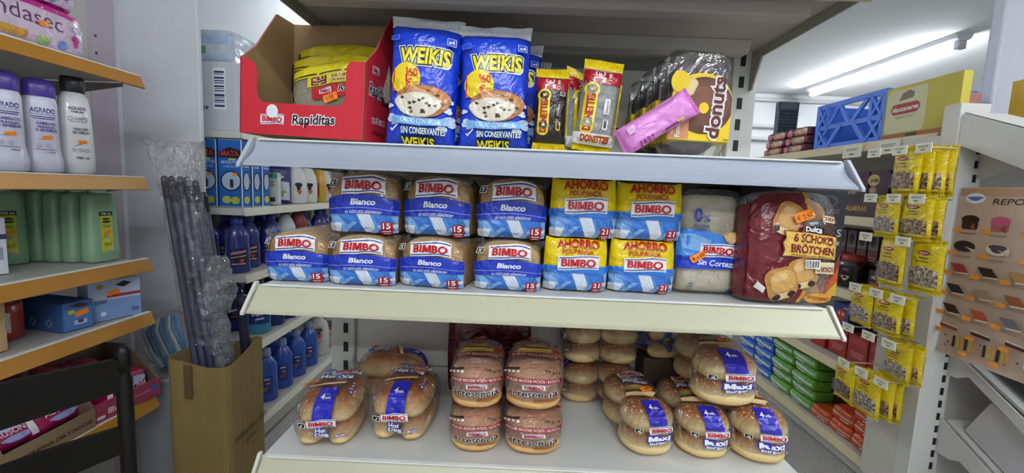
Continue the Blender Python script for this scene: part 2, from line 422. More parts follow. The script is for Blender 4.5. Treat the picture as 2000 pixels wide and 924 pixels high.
for x in (-.437, .532):
    b = MB(); slotted(b, x - .03, x + .03, 1.085, 1.15, 0, 1.62, M('#c9c9c3', .45), x + (.008 if x < 0 else -.008)); at0(b, 'upright', G)
b = MB()
for z0, z1 in ((.12, .40), (.403, .68), (.683, .90), (.903, 1.12), (1.123, 1.31), (1.313, 1.452)): b.box(-.407, .502, 1.1, 1.112, z0, z1, M('#cfcdc4', .5), .002)
b.box(-.45, .545, 1.14, 1.16, 0.1, 1.6, M('#8d8a84', .6)); at0(b, 'back_panel', G)
b = MB(); b.box(-.45, .545, .76, 1.12, .02, .12, CREAM2, .004); b.box(-.45, .545, .74, 1.12, .12, .15, CREAM, .003); at0(b, 'base', G)
def rail_prof(yt, zt, yb, zb, bow):
    """price rail section in (y, z): front skin from the top edge down to the bottom lip"""
    o = [(yt + (yb - yt) * t + bow * sin(pi * t), zt + (zb - zt) * t) for t in lsp(0, 1, 9)]
    o += [(yb - .004, zb - .002), (yb - .004, zb - .006), (yb + .004, zb - .006)]
    o += [(yt + (yb - yt) * t + bow * sin(pi * t) + .004, zt + (zb - zt) * t - .003) for t in lsp(1, .08, 8)]
    return o
for zt, hb, mat, bow, capm in ((1.217, .038, BLUEG, .008, M('#aeb4bd', .35)), (.967, .034, CREAM2, .0, M('#d4d3c4', .4)), (.648, .04, CREAM2, .0, M('#d4d3c4', .4))):
    b = MB(); b.box(GX0, GX1, .745, 1.1, zt - .028, zt - .001, DECK, .002)
    for yy in (.80, .98): b.box(GX0 + .03, GX1 - .03, yy, yy + .05, zt - .036, zt - .027, CREAM, .003)
    sh = at0(b, 'shelf', G)
    b = MB(); b.prism(rail_prof(.744, zt + .002, .708, zt - hb, bow), 'x', GX0 + .004, GX1 - .004, mat)
    b.box(GX0 + .01, GX1 - .01, .738, .748, zt, zt + .003, M('#e9e9e4', .35), .001); rr = b.build('price_rail', sh)
    for x in (GX0, GX1):
        s = 1 if x > 0 else -1
        b = MB(); b.prism([(.75, zt + .006), (.742, zt + .006), (.702, zt - hb - .004), (.702, zt - hb - .009), (.75, zt - hb - .006)], 'x', x - .003 + s * .003, x + .003 + s * .003, capm, .001); b.build('end_cap', sh)
        b = MB(); b.prism([(.79, zt - .029), (1.084, zt - .029), (1.084, zt - .042), (1.07, zt - .042), (.79, zt - .036)], 'x', x - s * .012 - .0015, x - s * .012 + .0015, M('#b9b8ae', .45)); b.build('bracket', sh)
b = MB(); zt = 1.50
b.box(GX0, GX1, .72, 1.13, zt, zt + .012, M('#a9a59c', .55), .002)  # grey-brown puts the top shelf's shade into the colour; the metal is cream
b.prism([(.72, zt + .012), (.72, zt - .03), (.735, zt - .03), (.735, zt + .0)], 'x', GX0, GX1, CREAM2)
for y0, y1 in ((.795, .855), (1.0, 1.06)): b.prism([(y0, zt), (y0 + .012, zt - .026), (y1 - .012, zt - .026), (y1, zt)], 'x', GX0 + .04, GX1 - .045, M('#a9a59c', .55), .003)
sh = at0(b, 'shelf', G)
for x in (GX0, GX1):
    s = 1 if x > 0 else -1
    b = MB(); b.prism([(.72, zt), (1.1, zt), (1.1, zt - .09), (1.075, zt - .09), (1.04, zt - .022), (.72, zt - .02)], 'x', x - .002, x + .002, M('#9a978f', .5)); b.build('bracket', sh)

# ------------------------------------------------------------------ amber-edged shelves on the near wall
AMBER = M('#ad761a', .45, .12, 14, .1, 90, stretch=(1, .08, 1)); AMBER2 = M('#c9995a', .45, .15, 18, .1, 90, stretch=(1, .08, 1)); WHITE = M('#e4e4e0', .4)
LZ = [1.434, 1.143, .90, .735, .469]
LS = thing('wall_shelving', 'wall shelving with amber price rails holding shampoo and pads', 'shelving', (-1.26, .6, 0))
b = MB(); b.box(-1.428, -1.415, -.3, 1.45, .06, 1.9, M('#bdb9b4', .6, .05, 20, .3, 160)); at0(b, 'back_panel', LS)
b = MB(); b.box(-1.43, -1.413, 1.45, 1.545, 0, 1.95, M('#b6adb8', .7, .04, 20, .4, 120))
for z in (1.475, 1.545, 1.60): b.box(-1.414, -1.4122, 1.472, 1.479, z - .004, z + .004, M('#5a3a2a', .7))
at0(b, 'upright', LS)
b = MB(); slotted(b, -1.43, -1.395, -.34, -.3, 0, 1.95, M('#bcb4ba', .5), -.32, .06, '+x'); at0(b, 'upright', LS)
for i, z in enumerate(LZ):
    b = MB(); b.box(-1.414, -1.118, -.3, 1.262, z - .024, z - .001, M('#b3b1ac', .5, .06, 60, .2, 400), .002); sh = at0(b, 'shelf', LS)
    am = AMBER2 if i == 1 else AMBER
    b = MB(); b.prism([(-1.118, z), (-1.108, z), (-1.092, z - .034), (-1.098, z - .036), (-1.116, z - .004)], 'y', -.3, 1.285, am)
    b.box(-1.12, -1.107, -.3, 1.285, z - .0005, z + .003, WHITE, .001); b.build('price_rail', sh)
    b = MB(); b.prism([(-1.414, z - .026), (-1.14, z - .026), (-1.14, z - .035), (-1.38, z - .075), (-1.414, z - .075)], 'y', 1.263, 1.266, M('#8d8780', .5)); b.build('bracket', sh)

# ------------------------------------------------------------------ aisle shelving: cleaning goods on one side, sweets on the other
def aisle(name, label, xf, xb, y0, y1, zs, railm, deckm, thick=.03, rail=.03, back='#b7b4ac'):
    s = 1 if xb > xf else -1
    t = thing(name, label, 'shelving', ((xf + xb) / 2, (y0 + y1) / 2, 0))
    b = MB(); b.box(min(xb, xb + s * .015), max(xb, xb + s * .015), y0, y1, .05, zs[0] + .05, M(back, .6)); at0(b, 'back_panel', t)
    for y in (y0 + .02, (y0 + y1) / 2, y1 - .02):
        b = MB(); b.box(min(xb, xb - s * .03), max(xb, xb - s * .03), y - .02, y + .02, 0, zs[0] + .02, M('#c7c6bd', .5), .003); at0(b, 'upright', t)
    for i, z in enumerate(zs):
        b = MB(); xx = xb - s * .032
        ya = y0 - (.11 if (i == 0 and s > 0) else 0); b.box(min(xf, xx), max(xf, xx), ya, y1, z - thick, z - .001, deckm, .002)
        if i == len(zs) - 1: b.box(min(xf, xx), max(xf, xx), y0, y1, .004, z - thick, M('#bab7aa', .5), .002)
        sh = at0(b, 'shelf', t)
        b = MB(); q = xf - s * .002
        b.prism([(q, z + .001), (q - s * .004, z + .001), (q - s * .014, z - rail), (q - s * .012, z - rail - .003), (q, z - rail + .004)], 'y', ya, y1, railm); b.build('price_rail', sh)
    return t
LAZ = [1.339, 1.035, .761, .453, .105]; RAZ = [1.418, 1.096, .764, .429, .088]
aisle('aisle_shelving', 'cream aisle shelving stocked with bottles of cleaning liquid', -1.1, -1.55, 1.725, 4.7, LAZ, M('#d9d5c2', .45), M('#d6d5ce', .45))
aisle('aisle_shelving', 'cream aisle shelving stocked with coffee, sweets and wet wipes', 1.5, 1.97, 1.72, 4.6, RAZ, M('#d6c79f', .5), M('#cfcbc0', .45), .034, .036, '#b9b2a4')
# ------------------------------------------------------------------ package shapes
def nz3(x, y, z, s=1.0): return noise.noise(Vector((x * s, y * s, z * s)))
def loaf_S(W, H, drop=.018, bulge=.008, seed=0, crink=.0012, ears=0, pw=3.2, tilt=0):
    def S(u, v):
        a = max(-1.15, min(1.15, 2 * u / W)); b = max(-.05, min(1.05, v / H))
        e = abs(a) ** 8 * .012 + abs(2 * b - 1) ** 8 * .010
        y = -bulge * (1 - a * a * .7) * (1 - (2 * b - 1) ** 2 * .6) + e + tilt * v
        y += crink * (nz3(u + seed, v, seed * 3.1, 28) + .6 * nz3(u, v + seed, 1.7, 70))
        z = v - drop * abs(a) ** pw * max(0, b) ** 3 + (ears * max(0, abs(a) - .72) / .28 * max(0, b) ** 6 if ears else 0)
        x = u * (1 + .03 * sin(pi * b) - .02)
        return (x, y, z)
    return S
def shell(mb, S, W, H, D, mat, nu=34, nv=30, ny=9, infl=.03, back=.97, wr=.0015, seed=0):
    us, vs_ = lsp(-W / 2, W / 2, nu), lsp(0, H, nv)
    mb.grid(S, us, vs_, mat)
    per = [(u, 0) for u in us] + [(W / 2, v) for v in vs_[1:]] + [(u, H) for u in us[::-1][1:]] + [(-W / 2, v) for v in vs_[::-1][1:-1]]
    P0 = [S(u, v) for u, v in per]; n = len(P0); P = []; F = []
    for k in range(ny):
        t = k / (ny - 1); s = (1 + infl * sin(pi * min(1, t * 1.2))) * (1 + (back - 1) * t)
        for (x, y, z) in P0:
            w = wr * nz3(x * 1.0, t * D + seed, z, 45) * min(1, 4 * t)
            P.append((x * s + w, y * (1 - t) + D * t, max(.0004, (z - H / 2) * s + H / 2 + w)))
    for k in range(ny - 1):
        for i in range(n): a = k * n + i; b = k * n + (i + 1) % n; F.append([a + n, b + n, b, a][::-1])
    mb.faces(P, [f[::-1] for f in F], mat, True)
    B = P[-n:]; mb.faces(B + [(0, D * 1.02, H / 2)], [[(i + 1) % n, i, n] for i in range(n)], mat, True)
    return mb
def pillow_S(W, H, T, p=3.6, q=.5, seed=0, crink=.0016, sign=-1, neck=.05):
    def S(u, v):
        a = max(-1, min(1, 2 * u / W)); b = max(-1, min(1, 2 * v / H - 1))
        t = T / 2 * max(0, 1 - abs(a) ** p) ** q * max(0, 1 - abs(b) ** (p + 1.4)) ** q
        f = max(0, 1 - abs(b) ** 14)
        c = crink * (nz3(u + seed, v, 0.3 * seed, 22) + .7 * nz3(u, v + 2 * seed, 4.1, 60)) * (.3 + abs(b) ** 2) * f
        x = u * (1 - neck * (1 - b * b))
        return (x, sign * (t + c) * 1.0, v)
    return S
def pillow(mb, W, H, T, mat, crimp=.012, cmat=None, seed=0, nu=26, nv=34, bmat=None, top=True, bot=True, jag=.0012, **kw):
    F = pillow_S(W, H, T, seed=seed, **kw); Bk = pillow_S(W, H, T, seed=seed + 5, sign=1, **kw)
    us, vs_ = lsp(-W / 2, W / 2, nu), lsp(0, H, nv)
    mb.grid(F, us, vs_, mat); mb.grid(Bk, us, vs_, bmat or mat, flip=True)
    for on, z0, d in ((top, H, 1), (bot, 0, -1)):
        if not on: continue
        m = 40; P = []; Fc = []
        for j in range(4):
            for i in range(m):
                u = -W / 2 + W * i / (m - 1)
                P.append((u * (1 + .012 * j), jag * (1 if i % 2 else -1) * (j > 0) + .002 * nz3(u + seed, j, seed, 25) * j, z0 + d * crimp * j / 3 + (jag * .8 if (i % 2 and j == 3) else 0) + d * .004 * nz3(u * 1.3, seed, 2, 18) * (j / 3)))
        for j in range(3):
            for i in range(m - 1): a = j * m + i; Fc.append([a, a + 1, a + m + 1, a + m])
        mb.faces(P, Fc, cmat or mat, False)
    return F
def blob_S(a, b, c, n=3.0, e=2.6, zc=None, seed=0, crink=.002, flat=.0):
    """bag pulled round its contents: u runs sideways, v up the front and over the top (metres of arc)"""
    zc = c if zc is None else zc; rr = (b + c) / 2
    def S(u, v):
        t = max(-.9999, min(.9999, u / a)); k = (1 - abs(t) ** n) ** (1 / n); al = v / rr
        ca, sa = cos(al), sin(al); r = k / (abs(ca) ** e + abs(sa) ** e) ** (1 / e)
        w = crink * (nz3(u + seed, ca * .05, sa * .05 + seed, 30) + .7 * nz3(u, ca * .08 + seed, sa * .08, 62)) * min(1, 3 * k)
        return (u + .3 * w, -(b + w) * r * ca, max(.0006, zc + (c + w) * r * sa))
    return S
def blob(mb, S, a, b, c, mat, nu=44, nv=60):
    rr = (b + c) / 2
    us = [a * .9999 * sin(t) for t in lsp(-pi / 2, pi / 2, nu)]
    return mb.grid(S, us, [rr * t for t in lsp(-pi, pi, nv)], mat)
def bun_mesh(mb, rx, ry, h, mat, seed=0, split=None, n=28, q=2.3):
    prof = [(.0, 0), (.55, .0), (.82, .03), (.95, .14), (1.0, .30), (.985, .44), (.93, .62), (.80, .79), (.58, .92), (.30, .985), (.0, 1.0)]
    P = []; F = []; m = len(prof)
    for j, (r, z) in enumerate(prof):
        for k in range(n):
            a = 2 * pi * k / n; ca, sa = cos(a), sin(a); R = 1 / (abs(ca) ** q + abs(sa) ** q) ** (1 / q)
            w = 1 + .035 * nz3(ca + seed, sa, z * 2 + seed, 1.7)
            g = (1 - .03 * math.exp(-((z - split) / .06) ** 2)) if split else 1
            P.append((r * R * rx * ca * w * g, r * R * ry * sa * w * g, z * h * (1 + .03 * nz3(ca, sa + seed, 1.0, 1.4))))
    for j in range(m - 1):
        for k in range(n): F.append([j * n + k, j * n + (k + 1) % n, (j + 1) * n + (k + 1) % n, (j + 1) * n + k])
    return mb.faces(P, F, mat, True)
CLEAR = film('#ffffff', .02, .4, .13, 15); WARMF = film('#f0ddd0', .18, .35, .14, 15); CRISP = film('#ffffff', .03, .5, .12, 18)
CRUST = bread('#e2b673', '#ecc88c', '#d9a862', 70, 0); CRUMB = bread('#efe6cf', '#e9dfc3', '#e2d6b6', 120)
BUN = bread('#b4621a', '#f3d596', '#e6b868', 22, 0, .3, .9); BUNS = bread('#b66a20', '#f6dca0', '#ebc278', 20, 1, .42, .8); BRIO = bread('#c87f34', '#efc27c', '#dd9f50', 18, 0, .3, .95)

# ------------------------------------------------------------------ sliced loaves
def gingham(A, W, v0, v1, deep='#3c79cf', mid='#7fb0e6', pale='#dfe6f2'):
    A.bound = (-W / 2, W / 2, v0, v1)
    A.rect(0, (v0 + v1) / 2, W, v1 - v0, '#4b8ad9'); k = W / .118; h = v1 - v0
    for x, c in ((-.052, mid), (-.024, deep), (.002, pale), (.031, deep), (.058, mid)):
        A.poly([((x - .011) * k, v1), ((x + .011) * k, v1), ((x + .026) * k, v0 - .0), ((x + .004) * k, v0)], c)
    for x, c in ((-.052, pale), (.05, pale)):
        A.poly([((x - .016) * k, v0), ((x + .012) * k, v0), ((x + .018) * k, v0 + h * .42), ((x - .004) * k, v0 + h * .42)], c)
    for x in (-.035, .018, .052): A.poly([((x - .004) * k, v0), ((x + .006) * k, v0), ((x + .03) * k, v0 + h * .5), ((x + .018) * k, v0 + h * .5)], mid)
    A.bound = None
def loaf_pack(name, lab, seed=0, kind='blanco'):
    W, H, D = .12, .105, .21
    t = thing(name, lab, 'bread')
    if kind == 'blanco':
        S = loaf_S(W, H, .020, .008, seed)
        B = MB(); shell(B, loaf_S(W - .006, H - .004, .020, .006, seed, .0008), W - .006, H - .004, D - .03, CRUST, wr=.001); br = B.build('bread_loaf', t, (0, .004, .001))
        b = MB(); shell(b, S, W, H, D, CLEAR, wr=.003, seed=seed)
        # loose film corner standing off the shoulder
        for sx in (-1, 1):
            b.faces([(sx * .056, .006, .082), (sx * .071, .02, .102), (sx * .052, .03, .106), (sx * .04, .008, .1)], [[0, 1, 2, 3]], CLEAR, True)
        A = Art(b, S)
        gingham(A, W * .985, .003, .036)
        top = lambda u: .066 - .006 * (2 * u / W) ** 2
        A.band(-W * .495, W * .495, lambda u: .034 - .003 * (2 * u / W) ** 2, top, '#1a35b4')
        A.band(-W * .495, W * .495, lambda u: .0435 - .005 * (2 * u / W) ** 2, lambda u: .0442 - .005 * (2 * u / W) ** 2, '#c5d2f0')
        A.text('Blanco', .004, .0535, .0095, '#f4f5f8', w=.041, bold=.035, shear=.18)
        A.text('0% AZÚCARES AÑADIDOS*', .004, .0375, .0056, '#eef1f8', w=.062, bold=.012, arc=-1.2)
        A.bimbo(.004, .0805, .074)
        A.rect(.043, .012, .0175, .018, '#a8141f', .002); A.text('15', .043, .015, .0085, '#ffffff', w=.0105, bold=.02); A.rect(.043, .0075, .0125, .0016, '#e8c9cc'); A.rect(.043, .0048, .009, .001, '#e8c9cc')
        A.rect(.004, .0115, .022, .0008, '#5a6a9a')
        A.at(-.047, .087, -.25); A.rect(0, 0, .011, .012, '#f2f2ee', .001); A.rect(0, 0, .0088, .0095, '#23262a'); A.poly([(-.003, -.003), (-.001, -.003), (.003, .003), (.001, .003)], '#f2f2ee'); A.poly([(-.003, .002), (0, .0005), (-.001, .0035)], '#f2f2ee'); A.poly([(.003, -.003), (.0005, -.001), (.0015, -.0035)], '#f2f2ee'); A.at()
        b.build('printed_wrapper', t)
    else:
        W = .118; S = loaf_S(W, H, .003, .010, seed, .0016, .006)
        B = MB(); shell(B, loaf_S(W - .006, H - .008, .016, .006, seed, .0008), W - .006, H - .008, D - .03, CRUST); B.build('bread_loaf', t, (0, .004, .001))
        b = MB(); shell(b, S, W, H, .012, ink('#f3d50c'), infl=.0, ny=3, back=.985); shell(b, lambda u, v: (S(u, v)[0] * .985, .012, S(u, v)[2] * .985), W, H, D, CLEAR, wr=.003, seed=seed)
        A = Art(b, S)
        gingham(A, W * .99, .002, .040)
        A.band(-W * .497, W * .497, .038, lambda u: .053 - .002 * (2 * u / W) ** 2, '#2f78d2'); A.band(-W * .497, W * .497, .046, .0468, '#1d55a8')
        A.text('AHORRO', .002, .0945, .0135, '#c3161c', w=.077, bold=.035, arc=-.9); A.text('POUPANÇA', .002, .0795, .0105, '#c3161c', w=.056, bold=.02, arc=-.8)
        A.bimbo(.003, .058, .074)
        A.rect(.039, .0115, .017, .018, '#a8141f', .002); A.text('21', .039, .0145, .008, '#ffffff', w=.0105, bold=.02); A.rect(.039, .0068, .0125, .0014, '#e8c9cc'); A.rect(.039, .0044, .009, .001, '#e8c9cc')
        b.build('printed_wrapper', t)
    return t
def crustless_pack():
    W, H, D = .117, .196, .12
    t = thing('crustless_bread', 'tall clear pack of white crustless bread with bright blue band and orange price', 'bread')
    for z0, z1 in ((.002, .092), (.095, .185)):
        b = MB(); shell(b, loaf_S(W - .012, z1 - z0, .004, .004, z0 * 9, .0006), W - .012, z1 - z0, D - .02, CRUMB, wr=.0006); b.build('bread_block', t, (0, .006, z0))
    S = loaf_S(W, H, .006, .005, 3.3, .0016); b = MB(); shell(b, S, W, H, D, CLEAR, wr=.003)
    A = Art(b, S)
    A.band(-W * .495, W * .495, lambda u: .047 + .003 * u / W, lambda u: .072, '#1c3fc0'); A.band(-W * .495, W * .495, .07, lambda u: .112 + .010 * cos(u / W * 3 + 1.2), '#3f86dc')
    A.poly([(-.05, .085), (-.012, .078), (.0, .1), (-.03, .112), (-.055, .112)], '#7fb2e8')
    A.bimbo(.013, .0815, .066, -.06); A.text('Sin Corteza', .012, .0585, .0105, '#f3f5fa', w=.068, bold=.02, shear=.2, rot=-.05)
    A.text('0', -.027, .147, .024, '#1f3fb0', w=.013, bold=.03); A.text('%', -.012, .141, .012, '#1f3fb0', w=.011, bold=.02)
    A.text('Azúcares', -.021, .128, .0075, '#24408f', w=.026, bold=.012); A.text('añadidos', -.021, .1205, .006, '#24408f', w=.021, bold=.01)
    A.text('350 g', .04, .006, .005, '#2a3f90', w=.014, bold=.01); A.rect(-.032, .014, .0085, .013, '#47535c', .003); A.rect(-.032, .014, .006, .009, '#cfc9b5', .002); A.rect(-.032, .014, .003, .006, '#47535c')
    A.disc(.034, .108, .013, .011, '#c79a5c', wob=.08); A.disc(.034, .108, .010, .008, '#dcb67c')
    A.sticker(-.024, .07, .028, .55, '€ 2.22'); b.build('printed_wrapper', t); return t
def roll_bag():
    """maroon bag of chocolate rolls"""
    W, H, D = .148, .187, .055
    t = thing('chocolate_roll_bag', 'maroon and clear bag of six chocolate bread rolls with orange price sticker', 'bread')
    RB = bread('#c18a4c', '#d8a868', '#c99a5a', 30)
    for k, z in enumerate((.004, .05, .095, .138)):
        b = MB(); bun_mesh(b, .064, .022, .043, RB, k * 1.7, q=3.2); b.build('chocolate_roll', t, (.004, .03, z))
    S = loaf_S(W, H, .010, .012, 5.1, .002, 0, 4); b = MB(); shell(b, S, W, H, D, CRISP, wr=.004, seed=2); A = Art(b, S)
    A.poly([(-.0745, .004), (.012, .0015), (.018, .022), (-.002, .05), (.0, .1), (.016, .15), (.012, .1855), (-.06, .182), (-.0745, .172)], '#701a22')
    A.poly([(.012, .0015), (.018, .0015), (.024, .022), (.018, .022)], '#d79a2a'); A.poly([(.016, .15), (.021, .15), (.018, .186), (.012, .1855)], '#d79a2a')
    def SL(a, v):
        q = -a / D; x, y, z = S(-W / 2, v); return (x * (1 + .03 * sin(pi * min(1, q * 1.2))) - .004, y * (1 - q) + D * q, z)
    Art(b, SL, .0004, cell=.012).poly([(-D * .95, .008), (.004, .005), (.004, .172), (-D * .95, .168)], '#701a22')
    def roll(cx, cy, w, h, rot, two=True):
        A.at(cx, cy, rot); A.rect(0, 0, w, h, '#b98542', h * .3); A.rect(.002, .003, w * .8, h * .66, '#cf9f5c', h * .26); A.rect(-w * .05, h * .2, w * .5, h * .2, '#dcb57a', h * .09)
        A.rect(0, -h * .4, w * .74, h * .2, '#e2c78f', h * .08)
        for q in (-1, 1): A.disc(q * w * .24, -h * .4, w * .13, h * .10, '#38201c', 12)
        A.at()
    roll(-.018, .141, .044, .056, -.42); roll(.012, .052, .05, .05, .25); roll(-.022, .034, .052, .052, .32)
    A.at(.025, .098, -.05)
    A.poly([(-.052, .021), (-.049, .01), (-.053, 0), (-.049, -.012), (-.052, -.022), (.046, -.021), (.051, -.012), (.047, 0), (.051, .012), (.046, .021)], '#6e1a26')
    A.poly([(-.050, .0195), (-.047, .01), (-.051, 0), (-.047, -.011), (-.050, -.0205), (.044, -.0195), (.049, -.011), (.045, 0), (.049, .011), (.044, .0195)], '#e0b64e')
    A.text('6 SCHOKO', .0, .0105, .0125, '#7a1d26', w=.07, bold=.035); A.text('BRÖTCHEN', .0, -.0055, .0145, '#7a1d26', w=.076, bold=.035); A.text('FEINE BACKWAREN - SPEZIALITÄT', 0, -.0172, .004, '#5a3a1a', w=.075, bold=.01)
    A.rect(-.004, .026, .034, .0105, '#141214', .002); A.text('Dulca', -.004, .0262, .0085, '#f4f2ee', w=.028, bold=.03, shear=.1); A.at()
    A.rect(.048, .143, .02, .011, '#e5d7b0'); A.text('CHEN', .048, .143, .007, '#7a1d26', bold=.02); A.rect(.05, .127, .022, .014, '#4a2a20')
    A.rect(.047, .062, .034, .018, '#d9c79a'); A.text('SCHOKO', .047, .060, .008, '#7a1d26', w=.03, bold=.02, rot=pi)
    A.bars(.024, .0675, .026, .0135); A.disc(.043, .014, .025, .0075, '#e3a03c', 24); A.text('EINZELN VERPACKT', .043, .014, .0042, '#7a3a16', w=.04, bold=.01, rot=-.12)
    A.sticker(.004, .1455, .034, .35, '€ 2.50'); A.poly([(-.064, .026), (-.053, .018), (-.05, .026), (-.06, .034)], '#d9d4cf')
    b.build('printed_wrapper', t); return t

# ------------------------------------------------------------------ bun bags
def tail(mb, p, d, mat, L=.05, seed=0):
    """twisted, flared bag end"""
    d = Vector(d).normalized(); up = Vector((0, 0, 1)); x = d.cross(up).normalized(); y = x.cross(d); P = []; n = 16; F = []
    for j in range(7):
        t = j / 6; r = .012 * (1 - t) ** 2 + .004 + .026 * t ** 1.6
        for k in range(n):
            a = 2 * pi * k / n; rr = r * (1 + (.45 * sin(4 * a + 2 * t) + .25 * sin(7 * a + seed)) * min(1, t * 1.4)); P.append(tuple(Vector(p) + d * (L * t) + x * rr * cos(a) + y * rr * .7 * sin(a)))
    for j in range(6):
        for k in range(n): F.append([j * n + k, j * n + (k + 1) % n, (j + 1) * n + (k + 1) % n, (j + 1) * n + k])
    mb.faces(P, F, mat, True)
def hotdog_pack(lab, seed=0, stick=(-.032, .105)):
    a, bb, c = .062, .082, .049; t = thing('hot_dog_buns', lab, 'buns')
    for k, (x, z) in enumerate(((-.026, .002), (.026, .002), (-.026, .046), (.026, .046))):
        b = MB(); bun_mesh(b, .0255, .076, .046, BUN, seed + k * 2.3, q=2.6); b.build('hot_dog_bun', t, (x, .0, z), (0, 0, 0))
    S = blob_S(a, bb, c, 3.4, 3.2, c, seed, .0025); b = MB(); blob(b, S, a, bb, c, CLEAR); A = Art(b, S)
    # u sideways, v up the front (0 = middle of the front, .06 ~ top front edge)
    v0 = .0
    A.poly([(-.016, .012), (.018, .012), (.017, .082), (-.014, .082)], '#2323ae'); A.text('4', -.004, .06, .009, '#ffffff', bold=.03); A.text('uds.', .006, .0585, .005, '#ffffff', bold=.015)
    A.bimbo(.0, .006, .05, .08)
    A.text('Hot', .0, -.0105, .0105, '#ffffff', w=.018, bold=.03, out=((.14, '#2a2aa8'),)); A.text('Dog', .002, -.0225, .0105, '#ffffff', w=.024, bold=.03, out=((.14, '#2a2aa8'),))
    A.text('4uds.', .032, -.024, .007, '#ffffff', w=.016, bold=.02, out=((.12, '#2a2aa8'),))
    A.rect(-.032, .002, .013, .013, '#f0f0ea', .001); A.rect(-.032, .002, .0105, .0105, '#26282c'); A.poly([(-.035, -.001), (-.032, -.001), (-.029, .005), (-.031, .005)], '#f0f0ea')
    A.poly([(-.036, .083), (.02, .095), (.03, .101), (-.02, .094)], '#b66a43'); A.poly([(-.036, .079), (.024, .091), (.026, .096), (-.034, .085)], '#e6c48f'); A.poly([(-.03, .087), (.02, .098), (.02, .101), (-.028, .092)], '#7c2f22')
    A.text('Hot Dog', .002, .114, .014, '#ffffff', w=.058, bold=.03, rot=.06, out=((.12, '#2a2aa8'),)); A.bimbo(.012, .136, .052, .12)
    A.poly([(-.03, .132), (-.012, .137), (-.012, .146), (-.03, .142)], '#3f78cf')
    for k in range(4): A.disc(.039, .066 + .0065 * k, .0028, .0028, '#2b2f9a', 10); A.disc(.039, .066 + .0065 * k, .0016, .0016, '#d8d0d8', 8)
    A.rect(.03, .075, .0012, .026, '#6a4630')
    A.sticker(*stick, .024, .3, '1.35'); b.build('printed_bag', t); b = MB(); tail(b, (0, .078, .05), (0, 1, .3), CLEAR, .03, seed); b.build('twisted_end', t)
    return t
def maxi_pack(lab, seed=0, stick=None):
    a, bb, c = .057, .108, .05; t = thing('burger_buns', lab, 'buns')
    for k, (y, z) in enumerate(((-.052, .001), (.052, .001), (-.052, .047), (.052, .047))):
        b = MB(); bun_mesh(b, .0525, .0525, .047, BUNS, seed + k * 1.9, .38); b.build('burger_bun', t, (0, y, z))
    S = blob_S(a, bb, c, 3.2, 3.4, c, seed, .0028); b = MB(); blob(b, S, a, bb, c, CLEAR); A = Art(b, S)
    A.poly([(-.016, .028), (.022, .026), (.017, .078), (-.018, .08)], '#2a21a6'); A.text('4', -.007, .066, .009, '#ffffff', bold=.03); A.text('uds.', .003, .0645, .005, '#ffffff', bold=.015)
    A.bimbo(.008, .015, .05, .03)
    A.text('Maxi', .004, -.007, .0155, '#ffffff', w=.043, bold=.04, rot=.05, out=((.15, '#2a2aa8'),)); A.text('Burger', .004, -.0215, .010, '#ffffff', w=.036, bold=.03, rot=.12, out=((.13, '#2a2aa8'),))
    A.text('4uds.', .037, -.03, .006, '#ffffff', w=.012, bold=.02, out=((.12, '#2a2aa8'),))
    A.rect(-.034, .013, .0115, .0125, '#e9e6da', .001); A.rect(-.034, .013, .0095, .0105, '#26282c'); A.poly([(-.037, .010), (-.034, .010), (-.031, .016), (-.033, .016)], '#e9e6da'); A.rect(-.032, .0102, .003, .003, '#e9e6da')
    A.poly([(-.04, .088), (.008, .083), (.02, .092), (.0, .1), (-.036, .1)], '#e5c894'); A.poly([(-.038, .097), (.016, .094), (.012, .1), (-.034, .104)], '#5b2a1c'); A.poly([(-.036, .103), (.01, .1), (.0, .108), (-.03, .11)], '#6e9a3c'); A.poly([(-.034, .108), (.004, .106), (-.005, .115), (-.026, .116)], '#c98a4a')
    A.text('Maxi', -.012, .132, .012, '#ffffff', w=.03, bold=.03, rot=-.1, out=((.13, '#2a2aa8'),)); A.text('Burger', .006, .121, .010, '#ffffff', w=.03, bold=.03, rot=-.12, out=((.13, '#2a2aa8'),)); A.bimbo(.0, .152, .052, -.06)
    A.disc(-.02, .139, .009, .006, '#cfc0b0'); A.disc(-.02, .139, .007, .0045, '#a8805a')
    if stick: A.sticker(*stick, .024, .1, '1.89')
    b.build('printed_bag', t); b = MB(); tail(b, (0, .1, .045), (0, 1, .2), film('#3f7fe0', .25, .5), .035, seed); b.build('twisted_end', t); return t
